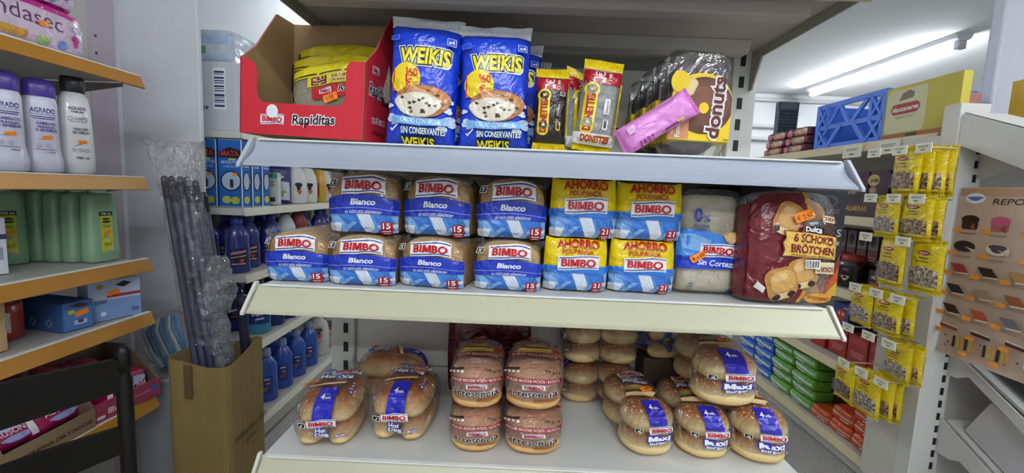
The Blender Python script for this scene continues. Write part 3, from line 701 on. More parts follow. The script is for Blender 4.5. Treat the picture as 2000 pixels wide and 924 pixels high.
def artesan_pack(lab, seed=0, stick=False):
    a, bb, c = .056, .1, .046; t = thing('brioche_buns', lab, 'buns')
    for k, (x, y, z) in enumerate(((0, -.047, .001), (0, .047, .001), (0, -.047, .043), (0, .047, .043))):
        b = MB(); bun_mesh(b, .051, .048, .044, BRIO, seed + k * 1.3, .36); b.build('brioche_bun', t, (x, y, z))
    S = blob_S(a, bb, c, 3.2, 3.0, c, seed, .0028); b = MB(); blob(b, S, a, bb, c, WARMF); A = Art(b, S)
    A.band(-.05, .05, lambda u: .018 + .05 * u * .3, lambda u: .0305 + .05 * u * .4, '#a01f2c'); A.text('BURGER BRIOCHE PATATA / BATATA', .0, .0245, .0075, '#f2ddd6', w=.092, bold=.012, rot=.02)
    A.bimbo(.002, .007, .04, .05)
    A.text('artesencia', .0, -.0125, .0175, '#17130f', w=.083, bold=.012, rot=.03, out=((.05, '#f5ece4'),))
    for k in range(6): A.disc(.006 + .006 * k, -.033 + .0006 * k, .005, .0022, '#b9783c', 10); A.disc(.008 + .006 * k, -.0295 + .0006 * k, .004, .0018, '#a9652c', 8)
    for k in range(4): A.disc(-.046 + .007 * k, .042, .0025, .0025, '#f2e9e2', 10)
    A.rect(-.035, .048, .024, .004, '#3a2a22'); A.text('290 g / 4', .03, .045, .006, '#2b211c', w=.024, bold=.015)
    A.band(-.045, .045, .073, .081, '#a01f2c'); A.text('BURGER BRIOCHE PATATA', 0, .077, .005, '#f2ddd6', w=.075, bold=.01)
    A.poly([(-.035, .083), (.025, .086), (.03, .092), (-.03, .09)], '#d9a85e'); A.poly([(-.03, .09), (.03, .092), (.024, .097), (-.028, .096)], '#e9d23a'); A.poly([(-.03, .096), (.026, .097), (.02, .101), (-.024, .101)], '#4b2a1c'); A.poly([(-.026, .101), (.022, .101), (.012, .111), (-.016, .111)], '#c98d48'); A.disc(.036, .096, .007, .007, '#b3202a')
    A.text('artesencia', .0, .121, .0165, '#17130f', w=.08, bold=.012, rot=-.06, out=((.045, '#e6d2c4'),))
    if stick: A.sticker(-.004, .14, .022, 0, '2.35')
    b.build('printed_bag', t); b = MB(); tail(b, (0, .092, .045), (0, 1, .25), WARMF, .03, seed); b.build('twisted_end', t); return t

# ------------------------------------------------------------------ sweet things on the upper shelf
def cake_bag(lab, seed=0, price=True):
    W, H, T = .122, .205, .062; t = thing('cake_bag', lab, 'cakes'); BL = ink('#1d44d0'); WH = ink('#e9ebee')
    b = MB(); S = pillow(b, W, H, T, BL, .016, WH, seed, bot=False); A = Art(b, S)
    A.band(-.06, .06, lambda u: .198 + .002 * sin(u * 90), .2045, '#e9ebee')
    A.text('WEIKIS', .004, .148, .025, '#f5e62a', w=.084, bold=.035, shear=.05, arc=-1.2, out=((.15, '#e8e8ee'), (.1, '#15131c')))
    for x, y, r in ((-.046, .042, .009), (.05, .042, .012), (.048, .06, .007), (-.05, .062, .005), (.04, .03, .008), (.052, .075, .004), (-.04, .035, .006)): A.disc(x, y, r, r * .75, '#dfe9fa', wob=.18, seed=x * 90)
    A.disc(-.026, .108, .025, .027, '#f3d51c'); A.text('1', -.036, .106, .034, '#cf2a1c', w=.012, bold=.05); A.text("'60", -.0165, .119, .014, '#cf2a1c', w=.019, bold=.025); A.text('€', -.021, .1015, .0125, '#cf2a1c', bold=.025); A.lines(-.009, .102, .01, .003, 2, '#cf6a1c')
    A.disc(.006, .073, .045, .027, '#b0703a', wob=.03); A.disc(.012, .079, .036, .018, '#bf8146', wob=.04); A.disc(-.002, .066, .039, .0205, '#d9cbb0', wob=.04); A.disc(-.002, .0655, .0365, .0185, '#e4dac5', wob=.04)
    rn = random.Random(3)
    for k in range(13):
        x, y = -.03 + .057 * rn.random(), .052 + .028 * rn.random(); A.k -= 1 if k else 0; A.disc(x, y, .0034, .0026, '#4a2a1e', 7, .25, k)
    for x, y in ((.014, .09), (.03, .083), (.038, .07)): A.disc(x, y, .0035, .002, '#5a3220', 8)
    A.band(-.044, .048, lambda u: .032 + 1.2 * u * u, lambda u: .044 + 1.2 * u * u, '#7fb6ec'); A.text('CACAO CON LECHE', .003, .0385, .0065, '#eef5fc', w=.066, bold=.015, arc=1.1)
    A.text('SIN CONSERVANTES', .008, .024, .0085, '#f2f6f4', w=.072, bold=.02, out=((.07, '#145a44'),)); A.poly([(-.045, .024), (-.042, .020), (-.033, .0305), (-.0345, .0315), (-.042, .0235), (-.0435, .0255)], '#e8f2ee')
    A.text('WEIKIS', .0, .0085, .012, '#f5e62a', w=.054, bold=.035, out=((.13, '#15131c'),))
    A.rect(.044, .173, .013, .012, '#dfe6f4', .001); A.rect(.044, .173, .0115, .0105, '#2a4fd4', .001); A.text('x4', .044, .173, .006, '#f0f4fa', bold=.02)
    A.rect(-.045, .174, .013, .009, '#6f8fe8', .002); A.rect(-.045, .174, .0115, .0075, '#2a4fd4', .002)
    b.build('printed_bag', t); return t
def mini_donut_bag(lab, dark, seed=0):
    W, H, T = .066, .135, .042; t = thing('mini_doughnut_bag', lab, 'cakes')
    body = ink('#2d211d') if dark else film('#f2f2f2', .35, .5, .08)
    D = M('#3b2620', .45) if dark else M('#e2dfda', .5)
    for k in range(5):
        b = MB(); n = 22; 
        b.grid(lambda u, v: ((.0135 + .0075 * cos(v)) * cos(u), .0075 * sin(v), (.0135 + .0075 * cos(v)) * sin(u)), [2 * pi * i / n for i in range(n)], [2 * pi * i / 12 for i in range(13)], D, wrap=True); b.build('mini_doughnut', t, (.0, .002, .022 + k * .0225), (radians(38), 0, .05 * k))
    b = MB(); S = pillow(b, W, H, T, body, .016, ink('#e8cf1e'), seed, 18, 26, bmat=body); A = Art(b, S, cell=.01)
    A.band(-.0315, .0315, .104, lambda u: .128 - .002 * cos(u * 90), '#a81622'); A.text('1', -.006, .111, .019, '#f3efec', w=.006, bold=.02, rot=pi / 2); A.text('€', -.006, .1205, .017, '#f3efec', w=.0095, bold=0, rot=pi / 2); A.text("1'99", .012, .1175, .006, '#f3efec', bold=.015, rot=pi / 2)
    A.rect(-.016, .058, .021, .088, '#ecd21c', .009); A.disc(-.016, .093, .0125, .0125, '#ecd21c')
    ring = '#2c1f1c' if dark else '#8b8b86'
    A.disc(-.016, .093, .0085, .0085, ring); A.disc(-.016, .093, .003, .003, '#ecd21c', 12)
    for q in (-1, 1): A.rect(-.016 + q * .011, .103, .0015, .009, ring); A.rect(-.016 + q * .0125, .087, .0015, .008, ring)
    A.text('DONETTES', -.016, .052, .0115, '#b3271d', w=.064, bold=.045, rot=pi / 2)
    A.disc(-.016, .0335, .0085, .0065, '#ecd21c'); A.disc(-.016, .0335, .0075, .0075, ring); A.disc(-.016, .0335, .0028, .0028, '#ecd21c', 12)
    A.rect(.012, .064, .009, .028, '#3d2823' if dark else '#dcdad6', .002); A.text('Donettes', .012, .064, .004, '#c9bdb4' if dark else '#8c1a24', w=.022, rot=pi / 2)
    A.rect(.013, .032, .008, .018, '#d8c21e' if dark else '#f0eeea', .004); A.rect(.013, .033, .0045, .014, '#2c1f1c' if dark else '#4b4a48', .002)
    A.rect(.0285, .06, .003, .095, '#d8c21e', 0)
    if not dark:
        A.band(-.0315, .0315, .001, .016, '#eceaea'); A.text('DONETTES', .0, .0085, .008, '#b3271d', w=.044, bold=.04, out=((.09, '#ecd21c'),))
    else: A.rect(.018, .096, .009, .009, '#d9d5d0', .001); A.rect(.018, .096, .007, .007, '#4a403c')
    b.build('printed_bag', t); return t
def donut_box(lab, full=True):
    W, H, D = .106, .172, .048; t = thing('doughnut_box', lab, 'cakes')
    CH = M('#3a241c', .35, .1, 30, .2, 90); CL = film('#ffffff', .02, .6, .08, 9, .008)
    for z in (.052, .118):
        b = MB(); n = 36
        b.grid(lambda u, v: ((.029 + .0195 * cos(v)) * cos(u), .018 * sin(v), (.029 + .0195 * cos(v)) * sin(u)), [2 * pi * i / n for i in range(n)], [2 * pi * i / 16 for i in range(17)], CH, wrap=True); b.build('chocolate_doughnut', t, (0, .024, z))
    def rr(k, ins=0):
        P = []; r = .022 - ins * .3; w, h = W / 2 - ins, H / 2 - ins
        for qx, qz, a0 in ((1, 1, 0), (-1, 1, 90), (-1, -1, 180), (1, -1, 270)):
            for j in range(7): a = radians(a0 + 15 * j); P.append((qx * (w - r) + r * cos(a), k, H / 2 + qz * (h - r) + r * sin(a)))
        return P
    b = MB(); rings = [rr(.046, -.003), rr(.044, 0), rr(.024, 0), rr(.022, -.004), rr(.020, -.004), rr(.018, 0), rr(.006, .001), rr(.0015, .003), rr(0, .007)]; n = len(rings[0])
    b.faces([p for r in rings for p in r], [[j * n + i, j * n + (i + 1) % n, (j + 1) * n + (i + 1) % n, (j + 1) * n + i] for j in range(len(rings) - 1) for i in range(n)], CL, True)
    b.faces(rings[-1], [list(range(n))[::-1]], CL); b.faces(rings[0], [list(range(n))], CL)
    for z in (.03, .06, .09, .12): 
        for sx in (-1, 1): b.box(sx * (W / 2 - .001) - .0012, sx * (W / 2 - .001) + .0012, .006, .04, z, z + .012, CL)
    b.build('clear_shell', t)
    if full:
        b = MB(); Y = '#e7c619'
        b.box(-.0545, .0545, -.0012, .048, .024, .092, card(Y), .001)
        prof = []
        for a in lsp(radians(180), radians(0), 22): prof.append((.002 + .053 * cos(a), .088 + .046 * sin(a)))
        b.prism([(-.0545, .05), (-.0545, .088)] + prof[1:-1] + [(.0545, .088), (.0545, .05)], 'y', -.0018, -.0006, card(Y))
        A = Art(b, plane_fn((0, -.0016, 0), (1, 0, 0), (0, 0, 1)), .0006, .00015, .03, card)
        A.bound = (-.0538, .0538, .025, .14)
        A.disc(.006, .082, .05, .046, '#5a3423', 40); A.disc(.008, .086, .043, .038, '#6d412c', 40); A.disc(.012, .094, .03, .02, '#7d4f38', 30)
        A.disc(.006, .078, .0085, .009, Y); A.disc(-.022, .112, .014, .015, '#d9b679', wob=.1); A.disc(-.02, .112, .010, .012, '#e3c796', wob=.1)
        A.disc(-.038, .118, .016, .018, Y)
        A.poly([(-.0545, .024), (-.018, .024), (-.018, .062), (-.0545, .075)], '#c98a5e'); A.rect(0, .024, .11, .004, Y)
        A.bound = None
        A.text('donuts', .026, .079, .023, '#5a2318', w=.098, bold=.03, rot=radians(86), out=((.11, '#efe6e6'),))
        A.text('Fondant', -.0375, .046, .0085, '#f6ece2', w=.034, bold=.03, rot=pi / 2); A.text('Donuts', -.047, .04, .004, '#f6ece2', w=.016, rot=pi / 2)
        A.lines(.048, .028, .01, .004, 2, '#6b4a20'); A.sticker(-.0225, .064, .02, .6, '€2.25'); b.build('card_sleeve', t)
    else:
        b = MB(); b.box(-.0545, .0545, -.0012, .048, .024, .1, card('#e7c619'), .001); A = Art(b, plane_fn((0, -.0012, 0), (1, 0, 0), (0, 0, 1)), .0006, .00015, .03, card); A.disc(.0, .064, .045, .034, '#5a3423'); b.build('card_sleeve', t)
    return t
def pink_pack():
    W, H, T = .05, .132, .036; t = thing('pink_cake_pack', 'crumpled pink wrapped cake pack leaning diagonally against doughnut boxes', 'cakes')
    PK = ink('#e38fd6'); b = MB(); S = pillow(b, W, H, T, PK, .006, PK, 4.4, 18, 36, crink=.005); A = Art(b, S)
    A.rect(.018, .085, .004, .03, '#7c3c74'); A.rect(.0155, .1, .004, .012, '#e9d34a'); A.rect(.018, .03, .006, .04, '#d777c6'); A.lines(.0165, .035, .009, .03, 4, '#8c3f86'); A.rect(-.012, .02, .012, .012, '#f0b8e8')
    b.build('printed_wrapper', t); return t
# ------------------------------------------------------------------ display tray with tortilla packs
def tray_rapid():
    t = thing('display_tray', 'red card display tray with cut-out front holding yellow wrap packs', 'box')
    L, D, h0, hb = .272, .21, .148, .268; RED = card('#cb2233'); KR = M('#a5855c', .75, .08, 40, .2, 200, stretch=(1, 1, 6))
    th = .004; x0, x1 = -L / 2, L / 2
    def wall(outer, inner_off, mo, mi):
        b = MB()
        return b
    # front: posts and low sill with rounded cut-out
    cut = []; r = .022
    for a in lsp(180, 270, 7): cut.append((x0 + .037 + r + r * cos(radians(a)), .062 + r + r * sin(radians(a))))
    for a in lsp(270, 360, 7): cut.append((x1 - .042 - r + r * cos(radians(a)), .062 + r + r * sin(radians(a))))
    prof = [(x0, 0), (x1, 0), (x1, h0), (x1 - .034, h0), (x1 - .042, h0 - .012)] + cut[::-1] + [(x0 + .037, h0 - .022), (x0 + .024, h0 - .004), (x0, h0)]
    b = MB(); b.prism(prof, 'y', 0, th * .5, RED); b.prism(prof, 'y', th * .5 + .0002, th, KR)
    A = Art(b, plane_fn((0, 0, 0), (1, 0, 0), (0, 0, 1)), .0005, .00015, .05, card)
    A.bimbo(-.063, .03, .052); A.disc(-.063, .046, .013, .013, '#eef0f4'); A.text('Rapiditas', .028, .031, .024, '#131013', w=.09, bold=.02, shear=.12, rot=.05, out=((.085, '#f4f1f0'),)); b.build('front_panel', t)
    sp = [(0, 0), (D, 0), (D, hb), (D * .62, hb), (D * .25, h0 + .035), (0, h0)]
    for sx in (-1, 1):
        b = MB(); X = sx * L / 2; a0, a1 = (X - th * .5, X) if sx > 0 else (X, X + th * .5); c0, c1 = (X - th, X - th * .5 - .0002) if sx > 0 else (X + th * .5 + .0002, X + th)
        b.prism(sp, 'x', a0, a1, RED); b.prism(sp, 'x', c0, c1, KR)
        if sx > 0:
            A = Art(b, plane_fn((X, 0, 0), (0, 1, 0), (0, 0, 1)), .0005, .00015, .05, card)
            A.text('Rapiditas', .075, .1, .03, '#131013', w=.11, bold=.02, shear=.12, out=((.085, '#f4f1f0'),)); A.bimbo(.05, .142, .04); A.text('QUÉ RICO', .075, .045, .016, '#f4ecec', w=.08, bold=.03); A.rect(.075, .022, .07, .006, '#8c1524')
            A.rect(.11, .09, .05, .016, '#4a1018')
        b.build('side_panel', t)
    b = MB(); b.box(x0 + th, x1 - th, D - th, D, 0, hb, KR); b.build('back_panel', t)
    b = MB(); b.box(x0 + th, x1 - th, th, D - th, 0, .003, KR); b.build('tray_floor', t)
    return t
def tortilla_pack(lab, yellow='#e5d21a'):
    t = thing('tortilla_pack', lab, 'wraps'); W, H, D = .205, .1, .016; S = loaf_S(W, H, .01, .003, 1.2, .003)
    b = MB(); shell(b, S, W, H, D, film('#f3ecd0', .3, .5, .08), 50, 30, ny=4, wr=.001); A = Art(b, S, .0022, cell=.008)
    A.band(-.094, .094, .068, lambda u: .096 - .006 * (2 * u / W) ** 2, yellow); A.rect(0, .072, .186, .0025, '#20201c'); A.band(-.06, .094, .046, .0675, yellow)
    A.rect(-.035, .057, .034, .018, '#6e1c1c', .002); A.text('NUEVO', -.035, .06, .0065, '#f0d9a0', w=.026, bold=.03); A.text('CIERRE FÁCIL', -.035, .0525, .0035, '#f0d9a0', w=.028)
    A.rect(.032, .057, .09, .018, '#e0c46a'); A.text('TUS TORTILLAS FRESCAS', .032, .061, .005, '#2a2118', w=.08, bold=.02); A.text('10 DÍAS DE FRESCURA', .032, .053, .005, '#2a2118', w=.075, bold=.02)
    A.rect(.02, .03, .14, .024, '#c3202a', .004); A.bimbo(-.02, .032, .028); A.text('Rapiditas', .04, .03, .014, '#131013', w=.065, bold=.02, shear=.1, out=((.08, '#f4f1f0'),)); A.sticker(-.01, .018, .03, .2, '1.50')
    A.rect(-.09, .05, .004, .06, '#15140f')
    b.build('printed_wrapper', t); return t

# ------------------------------------------------------------------ bottles, boxes, bags of the aisles
def bottle(name, lab, cat, prof, mat, capprof=None, capmat=None, sx=1, sy=.7, art=None, n=26, p=2.4, neckp=None):
    """upright bottle; label art is laid on the front (-y) of the body"""
    t = thing(name, lab, cat); b = MB(); b.lathe(prof, mat, sx, sy, n, p=p)
    if art:
        def rad(v):
            for (r0, z0), (r1, z1) in zip(prof, prof[1:]):
                if z0 <= v <= z1 and z1 > z0: return r0 + (r1 - r0) * (v - z0) / (z1 - z0)
            return prof[-1][0]
        def S(u, v):
            r = rad(v); a = u / max(.004, r) - pi / 2; c, d = abs(cos(a)), abs(sin(a)); q = 1 / (c ** p + d ** p) ** (1 / p)
            return (r * sx * q * cos(a), r * sy * q * sin(a), v)
        art(Art(b, S, .0005, .0002, .008))
    b.build('bottle_body', t)
    if capprof:
        b = MB(); b.lathe(capprof, capmat, sx if neckp is None else 1, sy if neckp is None else 1, n, p=p if neckp is None else 2); b.build('bottle_cap', t)
    return t
def carton(name, lab, cat, w, d, h, col, front=None, side=None, top=None, sideleft=None, bev=.0015, part='carton_body', rough=None):
    """box on its base, front face -y, centred in x; y runs 0..d"""
    t = thing(name, lab, cat); b = MB(); b.box(-w / 2, w / 2, 0, d, 0, h, col if not isinstance(col, str) else card(col), bev)
    for fn, S in ((front, plane_fn((0, 0, 0), (1, 0, 0), (0, 0, 1))), (side, plane_fn((w / 2, d / 2, 0), (0, 1, 0), (0, 0, 1))), (sideleft, plane_fn((-w / 2, d / 2, 0), (0, -1, 0), (0, 0, 1))), (top, plane_fn((0, d / 2, h), (1, 0, 0), (0, 1, 0)))):
        if fn: fn(Art(b, S, .0005, .00015, .2, card))
    b.build(part, t); return t
def soft_pack(name, lab, cat, w, d, h, col, art=None, sideart=None, seed=0, matf=None, hl=0):
    """plump rectangular film pack on its base"""
    t = thing(name, lab, cat); S = loaf_S(w, h, .004, .006, seed, .0022, 0, 6); b = MB(); m = matf or ink(col)
    shell(b, S, w, h, d, m, 44, 24, 8, .02, 1.0, .003, seed)
    if art: art(Art(b, S, .0015, cell=.009))
    if sideart:
        def S2(u, v):
            x, y, z = S(w / 2, v); return (x + .006 + .008 * (1 - (2 * u / d) ** 2), u + d / 2, z)
        sideart(Art(b, S2, .001, .0002, .014))
    b.build('printed_wrapper', t); return t
def nut_bag(lab, seed=0, W=.125, H=.165, nuts=('#5a3a20', '#a9794a', '#d8b98a')):
    t = thing('nut_bag', lab, 'nuts'); T = .034
    N = speckle(*nuts, 170, .45); Y = ink('#dcc216')
    b = MB(); S = pillow(b, W, H, T, Y, .012, Y, seed, 20, 26, crink=.003); A = Art(b, S, cell=.012)
    A.band(-W * .45, W * .45, .016, lambda u: .078 + .004 * cos(u * 60), N)
    A.disc(0, .13, .026, .008, '#a3271c'); A.lines(0, .13, .034, .008, 1, '#e8c9a0', .4); A.lines(0, .112, .036, .008, 1, '#7a5a1e', .6); A.rect(0, .1, .05, .004, '#8a6a14'); A.rect(0, .012, W * .8, .008, '#f0dd5a')
    A.bound = None; b.build('printed_bag', t)
    b = MB(); b.grid(lambda u, v: (u, -.019 - .001 * nz3(u, v, seed, 60) * 3, v), lsp(-W * .43, W * .43, 14), lsp(.018, .076, 10), CRISP); b.build('clear_window', t)
    return t
R90 = pi / 2
ORD = ['first', 'second', 'third', 'fourth', 'fifth', 'sixth', 'seventh', 'eighth', 'ninth', 'tenth']
# ------------------------------------------------------------------ poster end stand on the far side of the aisle
E = thing('end_stand', 'off-white end stand with slotted upright, sloping shelves and side hooks', 'shelving', (1.9, 1.5, 0))
EM = M('#cfccc6', .5, .04, 8, .05, 120)
b = MB(); slotted(b, 1.46, 1.56, 1.505, 1.565, 0, 1.50, EM, 1.537, .047); at0(b, 'upright', E)
b = MB(); slotted(b, 2.36, 2.45, 1.505, 1.565, 0, 1.50, EM, 2.38, .047); at0(b, 'upright', E)
b = MB(); b.box(1.56, 2.36, 1.545, 1.56, .05, 1.45, M('#c3bfb8', .55)); at0(b, 'back_panel', E)
b = MB(); b.box(1.462, 1.47, 1.565, 1.712, .06, 1.40, M('#c9c4b8', .55)); at0(b, 'hook_panel', E)
for yz, hh, gap in (((1.50, 1.40, 1.12, 1.262), .12, 1), ((1.50, .655, 1.10, .455), .03, 0), ((1.50, .40, 1.10, .20), .03, 0)):
    y0, z0, y1, z1 = yz
    b = MB(); b.prism([(y0, z0), (y1, z1), (y1, z1 - .012), (y0, z0 - .012)], 'x', 1.565, 2.4, EM, .001); b.prism([(y1, z1 + .02), (y1 - .008, z1 + .02), (y1 - .02, z1 - .035), (y1, z1 - .03)], 'x', 1.56, 2.4, EM)
    sh = at0(b, 'shelf', E)
    for x in (1.548, 2.398):
        b = MB()
        if gap: pr = [(1.503, 1.40), (1.20, 1.285), (1.02, 1.20), (1.02, 1.12), (1.30, 1.255), (1.388, 1.287), (1.454, 1.262), (1.503, 1.25)]
        elif z0 > .5: pr = [(1.503, .648), (1.449, .63), (1.258, .526), (1.02, .398), (1.02, .35), (1.252, .482), (1.433, .585), (1.472, .565), (1.503, .565)]
        else: pr = [(1.503, .405), (1.45, .375), (1.02, .165), (1.02, .12), (1.42, .29), (1.455, .275), (1.503, .275)]
        b.prism(pr, 'x', x - .0025, x + .0025, EM); b.build('bracket', sh)
    if gap:
        b = MB(); b.prism([(1.527, 1.372), (1.496, 1.468), (1.02, 1.272), (1.02, 1.145)], 'x', 1.466, 1.47, EM, .0008); b.prism([(1.496, 1.468), (1.49, 1.463), (1.02, 1.268), (1.02, 1.274)], 'x', 1.466, 1.60, EM); b.build('side_skirt', sh)
ROD = M('#cfc49a', .35, metal=0); TAGC = M('#ece8cf', .5)
ROWS = [(1.345, (1.67, 1.56, 1.47)), (1.178, (1.66, 1.56, 1.47)), (1.032, (1.66, 1.5)), (.832, (1.68, 1.58, 1.49)), (.668, (1.69, 1.59, 1.50)), (.522, (1.69, 1.60, 1.51))]
for z, ys in ROWS:
    for y in ys:
        if y < 1.56: b = MB(); b.tube([(1.462, 1.575, z), (1.44, y, z), (1.33, y, z + .002)], .0028, ROD)
        else: b = MB(); b.tube([(1.465, y, z), (1.33, y, z + .002)], .0028, ROD)
        h = at0(b, 'hook', E)
        b = MB(); b.box(1.322, 1.325, y - .029, y + .029, z - .018, z + .014, TAGC, .0008)
        A = Art(b, plane_fn((1.322, y, z), (0, -1, 0), (0, 0, 1)), .0004, .0001, .1, card); A.lines(0, .003, .038, .009, 2, '#77745c', .45); A.lines(0, -.008, .016, .006, 1, '#77745c', .7)
        b.build('price_tag', h)
# poster of pastries on the stand's side
def poster():
    t = thing('pastry_poster', 'beige REPOSTERIA poster of cakes and pastries with orange prices on end stand', 'poster', (1.475, 1.492, .655), (0, 0, -R90))
    Wp, Hp = .46, .565; S = lambda u, v: (u, .012 + .002 * sin(u * 9) - .008 * max(0, (.06 - v) / .06) ** 2, v)
    b = MB(); b.grid(S, lsp(0, Wp, 24), lsp(0, Hp, 28), M('#c7ad98', .28, .06, 12)); b.grid(lambda u, v: (S(u, v)[0], S(u, v)[1] + .0006, S(u, v)[2]), lsp(0, Wp, 24), lsp(0, Hp, 28), M('#d8d4ce', .5), flip=True)
    A = Art(b, S, .0005, .00012, .05, lambda c: M(c, .3, .05, 60))
    A.band(0, Wp, Hp - .028, Hp - .003, '#b89478'); A.disc(.05, .53, .03, .017, '#e9ecf2'); A.disc(.05, .53, .022, .007, '#5a78b8', wob=.15)
    A.text('REPOSTERIA', .205, .521, .018, '#3b2d26', w=.2, bold=.01, shear=.2)
    rn = random.Random(5)
    for k in range(14): A.disc(.02 + .4 * rn.random(), .02 + .05 * rn.random(), .004, .003, '#6b4636', 8); A.k -= 1
    def price(x, y): A.poly([(x - .014, y - .007), (x + .012, y - .007), (x + .015, y), (x + .012, y + .007), (x - .014, y + .007)], '#f49a3c')
    def cap(x, y): A.lines(x, y, .05, .006, 2, '#8d7666')
    y = .455
    for x, c, c2 in ((.045, '#3a2420', '#2a1a18'), (.135, '#b0606e', '#c45a80'), (.245, '#7d3c24', '#5a2418'), (.36, '#c9a070', '#e6d8c0')):
        A.rect(x, y - .012, .05, .03, c, .008); A.disc(x, y + .006, .028, .014, c2); A.poly([(x, y - .02), (x + .02, y - .03), (x + .012, y - .004)], '#8d4a34'); price(x - .036, y - .03); cap(x, y - .04)
    y = .372
    for x, c in ((.04, '#2b2222'), (.14, '#4a4a58'), (.255, '#8a4a34'), (.37, '#d8b48a')):
        A.disc(x, y, .034, .018, '#e0d4c8' if x > .1 else c); A.disc(x, y + .004, .024, .013, c, wob=.12); A.poly([(x, y), (x + .035, y - .008), (x + .03, y - .016)], '#d9c4ac'); price(x - .036, y - .026); cap(x, y - .034)
    for y, cols in ((.296, ('#a8383a', '#33241f', '#b98a52', '#9a4432', '#c9a24a')), (.226, ('#2d2a2e', '#a58a70', '#9a5a34', '#c9bd3c', '#8a4a34')), (.158, ('#3f3024', '#b8543c', '#7a7078', '#9a5a34', '#443028'))):
        for k, c in enumerate(cols):
            x = .035 + .088 * k; A.poly([(x - .03, y + .016), (x + .012, y + .016), (x + .034, y - .01), (x - .008, y - .012)], c); A.poly([(x - .008, y - .012), (x + .034, y - .01), (x + .034, y - .015), (x - .008, y - .017)], '#e0cdb4'); price(x - .034, y - .018); cap(x + .005, y - .026)
    y = .1
    for k, c in enumerate(('#8d4a30', '#4a2a22', '#5a2430', '#6b3426')):
        x = .04 + .1 * k; A.poly([(x - .03, y + .010), (x + .03, y + .004), (x + .03, y - .01), (x - .028, y - .006)], c); A.poly([(x - .03, y + .010), (x + .03, y + .004), (x + .03, y), (x - .03, y + .005)], '#e3cfae'); price(x - .03, y - .02)
    y = .055
    for x in (.1, .195):
        for k in range(6): A.rect(x - .035 + .013 * k, y, .009, .04, ('#3a2a22', '#b9a83c', '#c98f52')[k % 3], .003)
        price(x, y - .032)
    A.disc(.31, .05, .042, .024, '#e9e6e4'); A.disc(.3, .054, .014, .01, '#4a2024'); A.disc(.325, .047, .010, .008, '#7a2a34'); price(.29, .018); A.disc(.36, .02, .006, .006, '#c06a90'); A.disc(.376, .02, .006, .006, '#4a64a8')
    b.build('printed_sheet', t)
poster()
t = thing('plastic_bag', 'crumpled clear plastic bag lying on top of the end stand', 'bag', (1.74, 1.38, 1.385), (.33, 0, .2)); b = MB(); blob(b, blob_S(.12, .06, .022, 2.2, 2.2, .02, 4, .012), .12, .06, .022, CRISP, 30, 30); b.build('bag_film', t)
carton('corrugated_carton', 'plain off-white corrugated carton tilted on the low sloping shelf below the poster', 'box', .26, .36, .15, M('#c9c5c4', .7, .05, 10, .6, 60, stretch=(20, 1, 1)), part='carton_body').location = (1.74, 1.20, .19)
ob = bpy.data.objects[[o.name for o in COL.objects if o.name.startswith('corrugated_carton')][0]]; ob.rotation_euler = (.4636, 0, 0); ob.location = (1.715, 1.135, .2235)
t = thing('dark_tray', 'dark grey plastic tray lying on the sloping shelf behind the poster', 'tray', (1.80, 1.30, .572), (.464, 0, 0)); b = MB(); DG = M('#3c4240', .5, .15, 14, .3, 60)
b.box(-.2, .2, -.17, .17, 0, .006, DG, .002)
for q in (-1, 1): b.box(q * .2 - .004, q * .2 + .004, -.17, .17, 0, .035, DG, .002); b.box(-.2, .2, q * .17 - .004, q * .17 + .004, 0, .035, DG, .002)
b.build('tray_body', t)
# nut bags on the hooks (faces turned to the aisle)
spec = []
for k, x in enumerate((1.345, 1.375, 1.405, 1.435)): spec.append((1.178 + .008, x, 1.545 - .008 * k, .155, 'on the top hook', k))
for k, (x, y) in enumerate(((1.345, 1.60), (1.36, 1.50), (1.395, 1.505))): spec.append((1.032 + .003, x, y, .138, 'on the hooks second from the top', k))
for k, (x, y) in enumerate(((1.345, 1.555), (1.375, 1.455))): spec.append((.862, x, y, .165, 'on the hooks third from the top', k))
for k, (x, y) in enumerate(((1.34, 1.655), (1.345, 1.545), (1.38, 1.65), (1.385, 1.535))): spec.append((.69, x, y, .138, 'on the hooks fourth from the top', k))
for k, (x, y) in enumerate(((1.37, 1.505), (1.40, 1.50))): spec.append((.535, x, y, .128, 'on the hooks second from the bottom', k))
for k, (x, y) in enumerate(((1.34, 1.69), (1.345, 1.585), (1.375, 1.57), (1.405, 1.56))): spec.append((.365, x, y, .15, 'on the lowest hooks', k))
protos = [nut_bag('x', 1.0), nut_bag('x', 2.2, nuts=('#3a2416', '#7d5534', '#c09a68')), nut_bag('x', 3.4, nuts=('#6a4a34', '#b9a58c', '#e6dccb'))]
used = [False] * 3; cnt = {}
for (z, x, y, hgt, where, k) in spec:
    q = (k + len(where)) % 3; sc = (.95, 1, hgt / .172)
    lab = 'yellow nut bag %s, %s from the aisle' % (where, ORD[k])
    loc = (x, y, z + .012 * sc[2]); rot = (0, .0, -R90 + .06 * ((k * 7) % 5 - 2))
    if not used[q]:
        o = protos[q]; used[q] = True; o['label'] = lab; o.location = loc; o.rotation_euler = rot; o.scale = sc; o['group'] = 'yellow nut bags on hooks'
    else: dup(protos[q], lab, loc, rot, 'yellow nut bags on hooks', sc)

